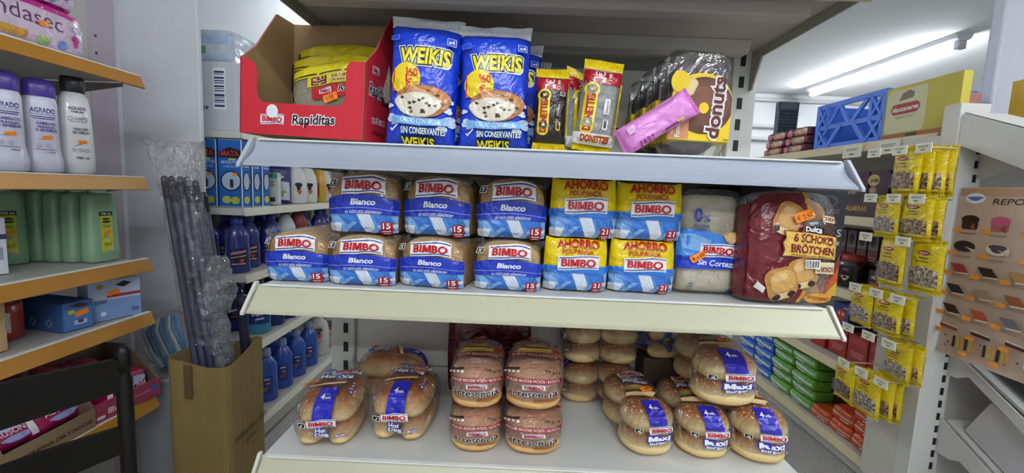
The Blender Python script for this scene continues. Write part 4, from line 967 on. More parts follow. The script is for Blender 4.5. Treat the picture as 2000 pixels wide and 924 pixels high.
# ------------------------------------------------------------------ bread stand, upper shelf
ZA = 1.2245
t = tray_rapid(); t.location = (-.402, .805, ZA + .0075); t.rotation_euler = (0, radians(2.2), radians(-7)); t.scale = (.90, .72, .92)
tl = ['yellow wrap pack standing at the back of the red tray', 'yellow wrap pack leaning forward in the red tray', 'yellow wrap pack with slanted top and orange price in the red tray']
p = tortilla_pack(tl[0])
series(p, [(tl[0], (-.375, .918, ZA + .112), (-.1, 0, -.12)), (tl[1], (-.378, .895, ZA + .088), (-.16, -.02, -.12)), (tl[2], (-.358, .862, ZA + .074), (-.25, -.15, -.12))], 'yellow wrap packs')
t = soft_pack('wrap_pack', 'white and black wrap pack lying flat on the bottom of the red tray', 'wraps', .17, .10, .05, '#d8cfc0', lambda A: (A.rect(.02, .025, .12, .03, '#b81f2b', .004), A.rect(.07, .028, .03, .04, '#20201e')), seed=2)
t.location = (-.39, .83, ZA + .012); t.rotation_euler = (0, 0, -.1)
w0 = cake_bag('x', 1.3); w1 = cake_bag('x', 6.1)
gw = 'blue cake bags on the upper shelf'
w0['label'] = 'blue cake bag beside the red tray, leaning slightly'; w0['group'] = gw; w0.location = (-.186, .822, ZA); w0.rotation_euler = (-.05, .045, .02); w0.scale = (1.06, 1, 1.045)
w1['label'] = 'blue cake bag in front of the row, beside the small doughnut bags'; w1['group'] = gw; w1.location = (-.050, .825, ZA); w1.rotation_euler = (-.05, -.01, .03); w1.scale = (1.06, 1, 1.0)
dup(w0, 'blue cake bag standing behind the one next to the red tray', (-.172, .895, ZA), (-.04, .03, .0), gw, (1, 1, .96))
dup(w1, 'blue cake bag second in the row behind the front one', (-.03, .892, ZA), (-.05, .03, .02), gw, (1, 1, .97))
dup(w0, 'blue cake bag third in the row, showing only a blue edge', (-.012, .96, ZA), (-.05, .05, .0), gw, (1, 1, .92))
gd = 'small bags of mini doughnuts'
d0 = mini_donut_bag('black bag of chocolate mini doughnuts beside the blue cake bags', True, 2.0); d0.location = (.052, .815, ZA + .0135); d0.rotation_euler = (-.04, .02, .05); d0['group'] = gd; d0.scale = (.9, 1, .88)
dup(d0, 'black bag of chocolate mini doughnuts standing behind another', (.068, .905, ZA + .0135), (-.04, .03, .0), gd, (.9, 1, .95))
d2 = mini_donut_bag('clear bag of sugared mini doughnuts in front with yellow top corners', False, 5.0); d2.location = (.131, .812, ZA + .0165); d2.rotation_euler = (-.04, .105, .0); d2['group'] = gd; d2.scale = (1.06, 1, .98)
dup(d2, 'clear bag of sugared mini doughnuts turned aside behind the front bag', (.104, .868, ZA + .0145), (-.04, .04, .85), gd, (1, 1, .98))
b1 = donut_box('doughnut box in front with yellow sleeve and orange price'); b1.location = (.315, .795, ZA); b1.rotation_euler = (-.03, .015, .03); b1.scale = (1.03, 1, 1.08)
gb = 'clear doughnut boxes'; b1['group'] = gb
b2 = donut_box('x', False)
series(b2, [('clear doughnut box second in the row behind the yellow sleeve', (.308, .853, ZA), (0, 0, .02), (1, 1, 1.06)), ('clear doughnut box third in the row behind the yellow sleeve', (.30, .911, ZA), (0, 0, .03), (1, 1, 1.03)), ('clear doughnut box at the very back of the row', (.292, .969, ZA), (0, 0, .0), (1, 1, 1.0))], gb)
t = pink_pack(); t.location = (.180, .782, ZA + .016); t.rotation_euler = (.1, radians(56), radians(4))

# ------------------------------------------------------------------ bread stand, middle shelf
ZB = .9675; gl = 'white sliced loaves in blue wrappers'; ga = 'sliced loaves in yellow wrappers'
la = loaf_pack('sliced_loaf', 'x', .7); lb = loaf_pack('sliced_loaf', 'x', 3.1); U = 1.0615
la['label'] = 'blue wrapped loaf alone at the stand edge, nothing on top'; la.location = (-.402, .782, ZB); la.rotation_euler = (0, 0, .02); la.scale = (.93, 1, .89)
lb['label'] = 'blue wrapped loaf in the lower row, second from the aisle end'; lb.location = (-.279, .774, ZB); lb.rotation_euler = (0, 0, .0); lb.scale = (1.0, 1, .88)
for o in (la, lb): o['group'] = gl
dup(la, 'blue wrapped loaf in the lower row, third along and turned aside', (-.155, .780, ZB), (0, 0, -.16), gl, (1.01, 1, .88))
dup(lb, 'blue wrapped loaf in the lower row next to the yellow loaves', (-.014, .782, ZB), (0, 0, -.05), gl, (1.0, 1, .88))
dup(lb, 'blue wrapped loaf in the upper row, first on the aisle side', (-.281, .789, U), (0, 0, .0), gl, (1.03, 1, 1.07))
dup(la, 'blue wrapped loaf in the middle of the upper row, turned aside', (-.150, .795, U), (0, 0, -.15), gl, (1.03, 1, 1.06))
dup(la, 'blue wrapped loaf in the upper row touching the yellow loaves', (-.011, .797, U), (0, 0, -.04), gl, (1.03, 1, 1.06))
ya = loaf_pack('sliced_loaf', 'x', 1.9, 'y'); yb = loaf_pack('sliced_loaf', 'x', 4.6, 'y')
ya['label'] = 'yellow topped loaf in the lower row beside the blue loaves'; ya.location = (.112, .797, ZB + .002); ya.rotation_euler = (0, 0, .0); ya.scale = (.98, 1, .92)
yb['label'] = 'yellow topped loaf in the lower row beside the crustless bread'; yb.location = (.237, .807, ZB + .002); yb.rotation_euler = (0, 0, -.07); yb.scale = (1.0, 1, .92)
for o in (ya, yb): o['group'] = ga
dup(yb, 'yellow topped loaf in the upper row beside the blue loaves', (.120, .796, 1.069), (0, 0, -.02), ga, (1.0, 1, 1.0)); dup(ya, 'yellow topped loaf in the upper row beside the crustless bread', (.2425, .805, 1.069), (0, 0, -.03), ga, (1.02, 1, .98))
t = crustless_pack(); t.location = (.3635, .812, ZB + .0038); t.rotation_euler = (-.03, 0, -.03)
t = roll_bag(); t.location = (.488, .762, ZB + .0045); t.rotation_euler = (-.08, .012, .02); t.scale = (1.02, 1, 1.05); rollbag = t
def black_front(A):
    A.rect(0, .1035, .198, .203, '#1b1a1c'); A.at(.02); A.disc(.045, .185, .018, .012, '#39393f'); A.disc(.045, .185, .013, .008, '#1b1a1c'); A.text('Bocetas', .042, .168, .012, '#55555c', w=.05, bold=.01, shear=.2); A.text('S', .071, .125, .014, '#a9a9ae', bold=.01); A.text('CRUJIENTE', .045, .104, .009, '#b9b9be', w=.058, bold=.015)
    A.poly([(.03, .002), (.078, .002), (.078, .085), (.068, .06), (.05, .05)], '#7a2a18'); A.poly([(.042, .002), (.078, .002), (.078, .06), (.066, .036), (.055, .03)], '#b9521c'); A.poly([(.055, .002), (.078, .002), (.078, .03), (.066, .016)], '#c9a22c')
t = carton('display_carton', 'tall black carton with flame print standing behind the maroon roll bag', 'box', .2, .2, .207, '#19181a', black_front); t.location = (.528, .842, ZB + .001)

# ------------------------------------------------------------------ bread stand, lower shelf
ZC = .6485
gh = 'bags of hot dog buns'
h0 = hotdog_pack('bag of hot dog buns nearest the stand corner, price on its side', .5, (-.036, .088)); h0.location = (-.358, .848, ZC); h0.rotation_euler = (0, 0, .1); h0.scale = (1.06, 1, 1.0); h0['group'] = gh
h1 = hotdog_pack('bag of hot dog buns in front, price on its top edge', 3.7, (.022, .118)); h1.location = (-.217, .876, ZC); h1.rotation_euler = (0, 0, -.04); h1.scale = (1.06, 1, 1.06); h1['group'] = gh
dup(h1, 'bag of hot dog buns lying sideways behind the other two', (-.285, 1.015, ZC), (0, 0, R90 + .05), gh, (.72, .98, 1.08))
ga2 = 'bags of brioche burger buns'
a0 = artesan_pack('x', .9, True); a1 = artesan_pack('x', 4.3, True)
a0['label'] = 'brioche bun bag at the bottom of the stack nearer the hot dog buns'; a0.location = (-.068, .872, ZC); a0.rotation_euler = (0, 0, .08); a0.scale = (.96, 1, .88); a0['group'] = ga2
a1['label'] = 'brioche bun bag at the bottom of the stack nearer the sesame buns'; a1.location = (.051, .872, ZC); a1.rotation_euler = (0, 0, -.05); a1.scale = (1.07, 1, .9); a1['group'] = ga2
dup(a1, 'brioche bun bag on top of the stack nearer the hot dog buns', (-.066, .873, ZC + .0845), (-.02, 0, .02), ga2, (.97, 1, .98))
dup(a0, 'brioche bun bag on top of the stack nearer the sesame buns', (.050, .873, ZC + .0865), (-.02, 0, -.08), ga2, (1.06, 1, 1.0))
gm = 'bags of sesame burger buns'
m0 = maxi_pack('x', 1.1, (.004, .098)); m1 = maxi_pack('x', 3.9)
m0['label'] = 'sesame burger bun bag with orange price, nearest the brioche buns'; m0.location = (.270, .893, ZC); m0.rotation_euler = (0, 0, .12); m0.scale = (.96, 1, 1); m0['group'] = gm
m1['label'] = 'sesame burger bun bag in front, underneath the stacked one'; m1.location = (.386, .893, ZC); m1.rotation_euler = (0, 0, .04); m1.scale = (.95, 1, .94); m1['group'] = gm
dup(m1, 'sesame burger bun bag in front at the open stand corner', (.502, .886, ZC), (0, 0, -.10), gm, (.98, 1, .98))
dup(m0, 'sesame burger bun bag stacked on top of two others', (.430, .905, ZC + .0995), (-.02, 0, -.03), gm, (1.14, 1, 1.06))
rb = dup(m1, 'sesame bun bag at the back, bottom of the stack behind the brioche buns', (.215, 1.042, ZC), (0, 0, -R90), gm, (.92, .86, .95))
dup(m0, 'sesame bun bag at the back, topmost of the stack behind the brioche buns', (.215, 1.042, ZC + .098), (0, 0, -R90 + .03), gm, (.92, .86, 1.02))
tp = maxi_pack('sesame bun bag at the back with a blue twisted end towards the shopper', 7.7); tp['group'] = gm
tp.location = (.366, 1.052, ZC + .113); tp.rotation_euler = (0, 0, pi + .1); tp.scale = (.74, .38, .95)
b = MB(); b.box(-.055, .055, -.03, .035, 0, .112, card('#4a3626'), .002); t = thing('brown_carton', 'dark brown carton at the back under the twisted bun bag', 'box', (.375, 1.045, ZC)); b.build('carton_body', t)
t = soft_pack('bread_bag', 'dark maroon bread bag standing at the back behind the brioche bun stacks', 'bread', .2, .055, .205, '#5a1822', None, None, 3); t.location = (-.055, 1.022, ZC)
# ------------------------------------------------------------------ amber-edged shelves: toiletries
def indasec(A):
    A.band(-.19, .19, .006, .1, '#d3bccf'); A.poly([(.1, .006), (.186, .006), (.186, .03), (.12, .02)], '#c9b2cc'); A.at(.085); A.poly([(-.16, .006), (-.12, .006), (-.13, .09), (-.16, .09)], '#c0208a'); A.band(-.27, .095, .088, .1, '#c21a88'); A.text('indasec', -.03, .066, .034, '#5a2a5e', w=.15, bold=-.005)
    A.rect(-.07, .02, .07, .018, '#c9963c', .002); A.disc(.0, .018, .014, .010, '#9ab86a'); A.disc(.045, .02, .012, .010, '#6a86d0'); A.disc(.078, .04, .010, .014, '#c0308a', wob=.2); A.disc(.088, .062, .014, .014, '#c8c4de', wob=.2)
    A.sticker(.0, .055, .026, .1)
p = soft_pack('pad_pack', 'x', 'pads', .38, .12, .105, '#b81f86', indasec, seed=3)
series(p, [('pink and white pad pack lying on the topmost amber-edged shelf', (-1.13, .96, 1.437), (0, 0, R90)), ('pink and white pad pack stacked on top of the other pad pack', (-1.135, .945, 1.544), (0, 0, R90 - .02))], 'pink pad packs')
def shampoo(A):
    A.text('AGRADO', .0, .148, .011, '#3b2a78', w=.044, bold=.03); A.rect(0, .139, .046, .0012, '#4a3a88'); A.lines(0, .131, .044, .009, 2, '#4a3a88'); A.text('CABELLOS', .004, .118, .006, '#4a2f9a', w=.034, bold=.02); A.text('FRÁGILES', .004, .110, .006, '#4a2f9a', w=.03, bold=.02); A.text('O SENSIBLES', .004, .102, .006, '#4a2f9a', w=.038, bold=.02)
    A.poly([(-.012, .078), (.012, .09), (.014, .092), (-.01, .08)], '#8a8a96'); A.sticker(.004, .085, .018, .15); A.disc(-.012, .066, .005, .005, '#b9b6c6'); A.disc(.004, .066, .005, .005, '#b9b6c6'); A.rect(0, .056, .04, .001, '#3b2a78'); A.rect(.01, .05, .014, .002, '#8a8a96')
SP = [(.026, 0), (.038, .004), (.0385, .03), (.036, .042), (.0335, .06), (.033, .12), (.0325, .165), (.030, .178), (.027, .182)]
CP = [(.030, .181), (.031, .184), (.0305, .205), (.028, .217), (.018, .223), (.001, .224)]
s1 = bottle('shampoo_bottle', 'x', 'shampoo', SP, M('#cfcede', .3, .03, 20, coat=.3), CP, M('#4a3590', .3), .95, .72, shampoo, p=2.6)
series(s1, [('white shampoo bottle with purple cap, farthest from the black-capped one', (-1.165, .985, 1.146), (0, 0, radians(62))), ('white shampoo bottle with purple cap beside the black-capped one', (-1.165, 1.062, 1.146), (0, 0, radians(62)))], 'purple-capped shampoo bottles')
def champu(A):
    A.text('AGRADO', .0, .168, .008, '#23232a', w=.034, bold=.03); A.text('FAMILIAR', .0, .159, .005, '#23232a', w=.026, bold=.02); A.text('CHAMPÚ', .0, .143, .012, '#7a7a80', w=.04, bold=.02); A.rect(0, .134, .034, .002, '#8a8a90'); A.text('TODO TIPO', .004, .115, .006, '#35353c', w=.03, bold=.02); A.text('DE CABELLO', .004, .107, .006, '#35353c', w=.033, bold=.02)
    A.sticker(.006, .083, .018, .1); A.poly([(-.012, .07), (.012, .082), (.014, .084), (-.01, .072)], '#6a6a72'); 
    for k in range(3): A.disc(-.012 + .012 * k, .062, .0045, .0045, '#b4b4ba')
    A.text('750 ml', .004, .042, .005, '#23232a', w=.026, bold=.02)
s3 = bottle('shampoo_bottle', 'white shampoo bottle with black cap, last in the row', 'shampoo', [(.028, 0), (.0375, .005), (.038, .04), (.0365, .11), (.034, .165), (.029, .195), (.022, .208), (.020, .21)], M('#dcdcdc', .3, .03, 20, coat=.3), [(.0235, .209), (.025, .212), (.0255, .24), (.023, .248), (.001, .25)], M('#222226', .35), .95, .7, champu, p=2.5)
s3.location = (-1.165, 1.145, 1.146); s3.rotation_euler = (0, 0, radians(62))
def gel(A):
    A.rect(.0, .078, .030, .105, '#c9cc3a', .001); A.rect(.0, .136, .034, .0115, '#1d2a22'); A.text('750 ml', 0, .136, .006, '#e8ecd8', w=.026, bold=.02); A.disc(0, .121, .011, .003, '#2a4a24'); A.disc(0, .113, .012, .0035, '#2a4a24'); A.lines(0, .1, .024, .009, 3, '#6a8a34'); A.sticker(.002, .085, .018, .3); A.disc(0, .072, .007, .006, '#a9a874'); A.lines(0, .05, .026, .01, 3, '#8a9a34'); A.bars(.004, .03, .018, .007)
GELM = M('#9fc7a0', .25, .03, 12, trans=.25, coat=.2)
g1 = bottle('shower_gel_bottle', 'x', 'shower gel', [(.038, 0), (.0425, .004), (.0425, .03), (.040, .14), (.038, .18), (.034, .190), (.02, .194)], GELM, [(.018, .1935), (.019, .195), (.019, .208), (.001, .21)], M('#b9d6bc', .3), 1.0, .5, gel, p=5, neckp=1)
series(g1, [('green shower gel bottle at the shelf edge with full yellow label', (-1.185, 1.218, .9015), (0, 0, R90 - .1)), ('green shower gel bottle second in the row behind the edge one', (-1.236, 1.212, .9015), (0, 0, R90)), ('green shower gel bottle third in the row behind the edge one', (-1.283, 1.210, .9015), (0, 0, R90)), ('green shower gel bottle fourth in the row, next to the wall', (-1.33, 1.208, .9015), (0, 0, R90)),
            ('green shower gel bottle standing apart with its yellow label showing', (-1.345, 1.118, .9015), (0, 0, R90 - .25)), ('green shower gel bottle behind the lone labelled one', (-1.385, 1.21, .9015), (0, 0, R90))][:5], 'green shower gel bottles')
t = carton('soap_box', 'white box with blue bands at the end of the green gel shelf', 'box', .055, .055, .135, '#dadce2', lambda A: (A.rect(0, .09, .055, .012, '#33406a'), A.rect(0, .05, .04, .03, '#9aa0b4'), A.rect(0, .115, .03, .004, '#5a6080')), lambda A: (A.rect(0, .09, .05, .012, '#33406a'), A.rect(0, .045, .04, .01, '#33406a'))); t.location = (-1.225, .99, .9015); t.rotation_euler = (0, 0, R90 - .3)
def dye(A): A.rect(0, .03, .122, .055, '#7f9fd0'); A.disc(-.035, .098, .008, .008, '#b9a03c'); A.poly([(.0, .098), (.02, .108), (.04, .1), (.02, .09)], '#3a1a14'); A.rect(.02, .068, .08, .008, '#a82a34'); A.lines(-.034, .055, .03, .012, 2, '#39466e'); A.sticker(-.005, .078, .03, .25); A.disc(-.03, .02, .007, .007, '#d9e4f6'); A.lines(.045, .02, .02, .012, 2, '#39466e')
t = carton('insecticide_box', 'pale blue box standing upright at the end of the low shelf', 'box', .122, .055, .115, '#b9c8e4', dye); t.location = (-1.142, 1.208, .7365); t.rotation_euler = (0, 0, radians(68))
def tray_s(A):
    for x in (-.025, .03): A.T = A.T; A.poly([(x - .012, .022), (x, .010), (x + .012, .022), (x, .034)], '#aab4cc'); A.poly([(x - .008, .022), (x, .014), (x + .008, .022), (x, .03)], '#4a628e')
def tray_f(A): A.rect(0, .03, .066, .056, '#4f78b4'); A.poly([(-.02, .066), (.004, .072), (.026, .062), (.006, .058)], '#4a1f16'); A.sticker(.008, .044, .032, .25); A.rect(.004, .02, .03, .012, '#a9c2e4'); A.rect(.004, .022, .012, .008, '#5a2a1c'); A.rect(-.016, .05, .014, .01, '#c9c04a')
t = carton('insecticide_tray', 'mid blue counter tray of small boxes beside the pale blue box', 'box', .07, .15, .075, '#3c629c', tray_f, None, None, tray_s); t.location = (-1.15, 1.108, .7365); t.rotation_euler = (0, 0, radians(80))
t = carton('insecticide_tray', 'dark blue counter tray deeper on the low shelf', 'box', .08, .09, .07, '#2b3f66', tray_f, None, None, tray_s); t.location = (-1.30, 1.05, .7365); t.rotation_euler = (0, 0, radians(85))
def jar(A): A.rect(.0, .045, .05, .05, '#cfcac6', .001); A.bars(.006, .042, .028, .026); A.lines(0, .064, .03, .006, 1, '#7a2a24')
t = bottle('wax_jar', 'red jar with white barcode label on the low shelf', 'jar', [(.034, 0), (.04, .004), (.041, .05), (.04, .085), (.036, .09)], M('#a83a30', .3, coat=.3), [(.039, .0895), (.04, .092), (.04, .105), (.001, .107)], M('#7a2620', .4), 1, 1, jar, p=2); t.location = (-1.255, 1.02, .7365); t.rotation_euler = (0, 0, radians(40))
t = carton('cardboard_box', 'plain tan cardboard box at the picture edge of the low shelf', 'box', .05, .12, .12, '#c9a878'); t.location = (-1.16, .93, .7365); t.rotation_euler = (0, 0, R90)
# pads on the lowest amber shelf
def open_tray(name, lab, w, d, hf, hb, col, inner, art=None):
    t = thing(name, lab, 'box'); th = .004; C = card(col); I = card(inner)
    b = MB(); b.box(-w / 2, w / 2, 0, th, 0, hf, C); 
    if art: art(Art(b, plane_fn((0, 0, 0), (1, 0, 0), (0, 0, 1)), .0005, .00015, .1, card))
    b.build('front_panel', t)
    b = MB(); b.box(-w / 2, w / 2, d - th, d, 0, hb, I); b.build('back_panel', t)
    for s in (-1, 1):
        b = MB(); x = s * (w / 2 - th / 2); b.prism([(th, 0), (d - th, 0), (d - th, hb), (d * .55, hb), (d * .12, hf + .02), (th, hf)], 'x', x - th / 2, x + th / 2, I if s > 0 else C); b.build('side_panel', t)
    b = MB(); b.box(-w / 2 + th, w / 2 - th, th, d - th, 0, .003, I); b.build('tray_floor', t); return t
def tr_art(A): A.rect(0, .025, .19, .05, '#9c3a56'); A.text('8h', -.05, .022, .016, '#f0dfe4', bold=.02); A.lines(.03, .026, .1, .006, 2, '#c48a9a'); A.rect(.075, .03, .02, .016, '#3a64b4'); A.rect(-.08, .012, .022, .009, '#e0d0d4', .004)
t = open_tray('pad_tray', 'crimson card tray of pads at the end of the lowest amber shelf', .19, .2, .052, .15, '#9c3a56', '#6b5544', tr_art); t.location = (-1.105, 1.195, .4735); t.rotation_euler = (0, 0, R90 - .12)
def aus(A): A.disc(.01, .062, .04, .012, '#b7bfe0'); A.text('AUSONIA', .012, .045, .017, '#ecd6e6', w=.075, bold=.02); A.disc(.012, .022, .032, .010, '#9aa6da', wob=.1); A.poly([(-.056, .01), (-.047, .01), (-.047, .06), (-.056, .06)], '#e6dfe6'); A.poly([(-.04, .072), (-.02, .066), (-.016, .076), (-.03, .08)], '#e6dfe6')
pp = soft_pack('pad_pack', 'x', 'pads', .12, .09, .085, '#a3124e', aus, seed=5)
series(pp, [('magenta pad pack standing at the front of the crimson tray', (-1.125, 1.215, .480), (0, 0, R90 - .12)), ('magenta pad pack standing behind, taller in the crimson tray', (-1.225, 1.185, .480), (0, 0, R90 - .12), (.85, .7, 1.45)),
            ('magenta pad pack lying in the brown tray, price showing', (-1.14, 1.04, .512), (-.5, .0, R90 + .05), (1.1, .8, .8)), ('magenta pad pack lying in the brown tray near its front corner', (-1.145, .94, .512), (-.55, 0, R90), (1.0, .8, .75)),
            ('dark magenta pad pack piled behind the brown tray', (-1.275, 1.04, .4735), (0, 0, R90), (1.2, .8, 1.6)), ('magenta pad pack piled behind with white crinkled end', (-1.275, .885, .4735), (0, 0, R90), (1.1, .8, 1.5)), ], 'magenta pad packs')
t = open_tray('pad_tray', 'plain brown card tray of pads on the lowest amber shelf', .21, .13, .05, .09, '#8d7558', '#6b5544', lambda A: A.text('ULTRAFINA DÍA Y NOCHE', .01, .022, .012, '#2a2018', w=.17, bold=.02)); t.location = (-1.108, .99, .4735); t.rotation_euler = (0, 0, R90)
t = carton('cardboard_box', 'brown cardboard box end beside the brown pad tray', 'box', .09, .16, .07, '#8d7050', lambda A: A.rect(0, .066, .08, .006, '#d8d2ca')); t.location = (-1.122, .82, .4735); t.rotation_euler = (0, 0, R90 - .1)

# ------------------------------------------------------------------ chair in the corner
CH = M('#0c0806', .45, .15, 20, spec=.3)
ch = thing('wooden_chair', 'dark stained wooden chair with ladder back standing before amber-edged shelves', 'chair', (-.7, .5, 0), (0, 0, 0))
P0, P1 = Vector((.045, .2, 0)), Vector((-.075, -.2, 0)); dv = (P1 - P0).normalized(); pv = Vector((dv.y, -dv.x, 0))
if pv.x < 0: pv = -pv
def post(p, z1, name):
    b = MB(); b.lathe([(.0105, 0), (.0115, .3), (.0115, z1 - .06), (.009, z1 - .052), (.009, z1 - .045), (.0115, z1 - .04), (.0115, z1 - .012), (.008, z1 - .003), (.002, z1)], CH, 1, 1, 14, p.x, p.y); b.build(name, ch)
post(P0, .865, 'leg'); post(P1, .865, 'leg'); post(P0 + pv * .36, .44, 'leg'); post(P1 + pv * .36, .44, 'leg')
for z, hh in ((.815, .055), (.70, .045), (.59, .045)):
    b = MB(); P = []; n = 12
    for i in range(n):
        q = P0 + (P1 - P0) * (i / (n - 1)); bow = -pv * .02 * sin(pi * i / (n - 1)); zz = z + .0 * i
        for off, dz in ((-.006, -hh / 2), (.006, -hh / 2), (.006, hh / 2), (-.006, hh / 2)): P.append(tuple(q + bow + pv * off + Vector((0, 0, zz + dz + (.012 * sin(pi * i / (n - 1)) if dz > 0 else 0)))))
    F = []
    for i in range(n - 1):
        for k in range(4): F.append([i * 4 + k, i * 4 + (k + 1) % 4, i * 4 + 4 + (k + 1) % 4, i * 4 + 4 + k][::-1])
    b.faces(P, F, CH); b.build('back_slat', ch)
b = MB(); c4 = [P0 + pv * -.01, P1 + pv * -.01, P1 + pv * .38, P0 + pv * .38]; b.prism([(p.x, p.y) for p in c4], 'z', .43, .455, CH, .006); b.build('seat', ch)
for a_, b_ in ((P0, P0 + pv * .36), (P1, P1 + pv * .36), (P0, P1)):
    b = MB(); b.tube([a_ + Vector((0, 0, .22)), b_ + Vector((0, 0, .22))], .008, CH); b.build('stretcher', ch)

# ------------------------------------------------------------------ carton of broom handles
def handle_box():
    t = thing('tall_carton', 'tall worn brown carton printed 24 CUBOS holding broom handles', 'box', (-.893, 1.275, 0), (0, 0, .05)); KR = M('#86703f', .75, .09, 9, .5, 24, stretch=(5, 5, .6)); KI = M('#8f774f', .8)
    w, d, H = .085, .105, .628; n = 64
    def ring(s, z, wob):
        P = []
        for k in range(n):
            a = 2 * pi * k / n; R = 1 / (abs(cos(a)) ** 9 + abs(sin(a)) ** 9) ** (1 / 9); g = 1 + wob * sin(3 * a + z * 4) * .02 + (.010 * sin(26 * a) * max(0, cos(a)) ** 2 * wob)
            top = z + (.014 * sin(2 * a + .5) * (z > .6))
            P.append((w * s * R * cos(a) * g, d * s * R * sin(a) * g, top))
        return P
    def skin(zs, s, mat, flip=False):
        b = MB(); rs = [ring(s, z, min(1, z / .4)) for z in zs]; F = [[j * n + k, j * n + (k + 1) % n, (j + 1) * n + (k + 1) % n, (j + 1) * n + k] for j in range(len(zs) - 1) for k in range(n)]
        b.faces([p for r in rs for p in r], [f[::-1] for f in F] if flip else F, mat, False); return b
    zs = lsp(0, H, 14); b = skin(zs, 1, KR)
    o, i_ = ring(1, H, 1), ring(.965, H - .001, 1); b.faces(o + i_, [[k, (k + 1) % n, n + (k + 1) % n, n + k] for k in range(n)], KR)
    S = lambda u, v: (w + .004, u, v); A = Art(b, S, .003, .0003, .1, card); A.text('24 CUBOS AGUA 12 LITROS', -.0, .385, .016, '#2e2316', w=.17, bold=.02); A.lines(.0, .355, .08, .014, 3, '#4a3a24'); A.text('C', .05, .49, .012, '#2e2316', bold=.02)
    A2 = Art(b, lambda u, v: (u, -d - .003, v), .003, .0003, .1, card); A2.rect(-.02, .575, .022, .1, '#5f4a2c')
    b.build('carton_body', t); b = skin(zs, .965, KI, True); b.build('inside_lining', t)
    b = MB(); b.box(-w * .93, w * .93, -d * .93, d * .93, .235, .242, KI); b.build('inner_floor', t); return t
handle_box()
PM = M('#474b62', .4, .05, 30); CAPM = M('#22243a', .85, .1, 60, .6, 200)
def handle(lab, a, c, cap=True):
    a, c = Vector(a), Vector(c); d = (c - a); t = thing('broom_handle', lab, 'handle', a); b = MB(); b.tube([(0, 0, 0), tuple(d * .5), tuple(d)], .0095, PM, 10); b.build('pole', t)
    b = MB(); b.tube([tuple(d * .93), tuple(d * .95), tuple(d * .985), tuple(d * 1.005)], [.0098, .0101, .0101, .006], CAPM, 10); b.build('end_cap', t); t['group'] = 'dark blue broom handles'
k = 0
for j in range(2):
    for i in range(4):
        handle('dark blue broom handle, %s from the wall in the %s row' % (ORD[i], 'front' if j == 0 else 'back'), (-.893 + .0225 * i, 1.238 + .027 * j, .2465), (-1.062 + .024 * i, 1.302 + .027 * j, 1.145 - .01 * (i % 2))); k += 1
handle('dark broom handle leaning apart behind the wrapped bundle', (-.848, 1.325, .2465), (-.998, 1.375, 1.10))
t = thing('handle_sleeve', 'long clear plastic sleeve around the broom handles, open at the top', 'bag', (-.95, 1.28, .65)); b = MB(); P = []; n = 26; zs = lsp(.65, 1.26, 26); F = []
for j, z in enumerate(zs):
    q = (z - .246) / .9; cx = -.859 - .168 * q; cy = 1.2515 + .064 * q; fl = max(0, (z - 1.1) / .16)
    for k in range(n):
        a = 2 * pi * k / n; r = 1 + .10 * nz3(cos(a), sin(a), z * 7, 2.2) + .4 * fl * (.4 + nz3(cos(a) * 2, sin(a) * 2, z * 12, 1.5))
        P.append((cx + .062 * r * cos(a) * (1 + .3 * fl), cy + .036 * r * sin(a), z))
F = [[j * n + k, j * n + (k + 1) % n, (j + 1) * n + (k + 1) % n, (j + 1) * n + k] for j in range(25) for k in range(n)]
b.faces(P, F, film('#ffffff', .015, .4, .12, 16, .02), True); at0(b, 'sleeve_film', t)
def crumple(lab, loc, a, h, seed, rot=(0, 0, 0)):
    t = thing('crumpled_bag', lab, 'bag', loc, rot); b = MB(); b.lathe
    def S(u, v): 
        q = v / h; r = a * (.55 + .5 * sin(pi * min(1, q * .9 + .15))) * (1 + .5 * nz3(cos(u) + seed, sin(u), q * 3, 1.6) + .25 * nz3(cos(u) * 2, sin(u) * 2 + seed, q * 6, 2)); return (r * cos(u), r * sin(u), v + .01 * nz3(cos(u), sin(u), q, 3))
    b.grid(S, [2 * pi * i / 30 for i in range(30)], lsp(0, h, 20), film('#f4fafc', .05, .5, .12, 20, .03), wrap=True, smooth=True); b.build('bag_film', t); return t
crumple('crumpled clear plastic bag sticking up over the carton, upper one', (-.845, 1.212, .765), .033, .165, 2)
crumple('crumpled clear plastic bag hanging into the carton, lower one', (-.84, 1.222, .56), .026, .2, 5, (0, -.05, 0))
t = thing('mop_stick', 'short dark stick with ball end among the crumpled bags', 'handle', (-.842, 1.352, .2465)); b = MB(); b.tube([(0, 0, 0), (-.03, .005, .5)], .014, CAPM, 10); b.build('stick', t); b = MB(); b.lathe([(.001, .495), (.016, .5), (.021, .515), (.016, .532), (.001, .537)], M('#23263f', .5), 1, 1, 14, -.03, .005); b.build('ball_end', t)
t = thing('floor_mop', 'blue and white mop head in clear plastic beside the handles', 'mop', (-1.15, 1.43, .51), (.0, -.25, .1)); BLU = M('#4a84b0', .7, .2, 60, .6, 150); WHT = M('#b9c6cc', .8, .2, 60, .6, 150)
for i in range(9):
    b = MB(); x = -.05 + .0125 * i; b.tube([(x, .0 + .012 * (i % 2), .0), (x * 1.15, -.012, .07), (x * 1.1, -.02, .13), (x * .9, 0, .165)], [.008, .009, .009, .006], BLU if i % 3 else WHT, 8); b.build('strand', t)
b = MB(); blob(b, blob_S(.075, .05, .095, 3, 2.4, .09, 3, .006), .075, .05, .095, CRISP, 24, 24); b.build('clear_wrap', t)
# a plain stool carries the mop pack against the wall
t = thing('plastic_bin', 'grey plastic bin in the wall corner carrying the mop head', 'bin', (-1.165, 1.42, 0)); b = MB(); b.lathe([(.09, 0), (.1, .01), (.118, .48), (.122, .485), (.122, .497), (.112, .497), (.108, .48), (.09, .02), (.001, .02)], M('#8d9092', .5), .8, .8, 28, p=3); b.build('bin_body', t)
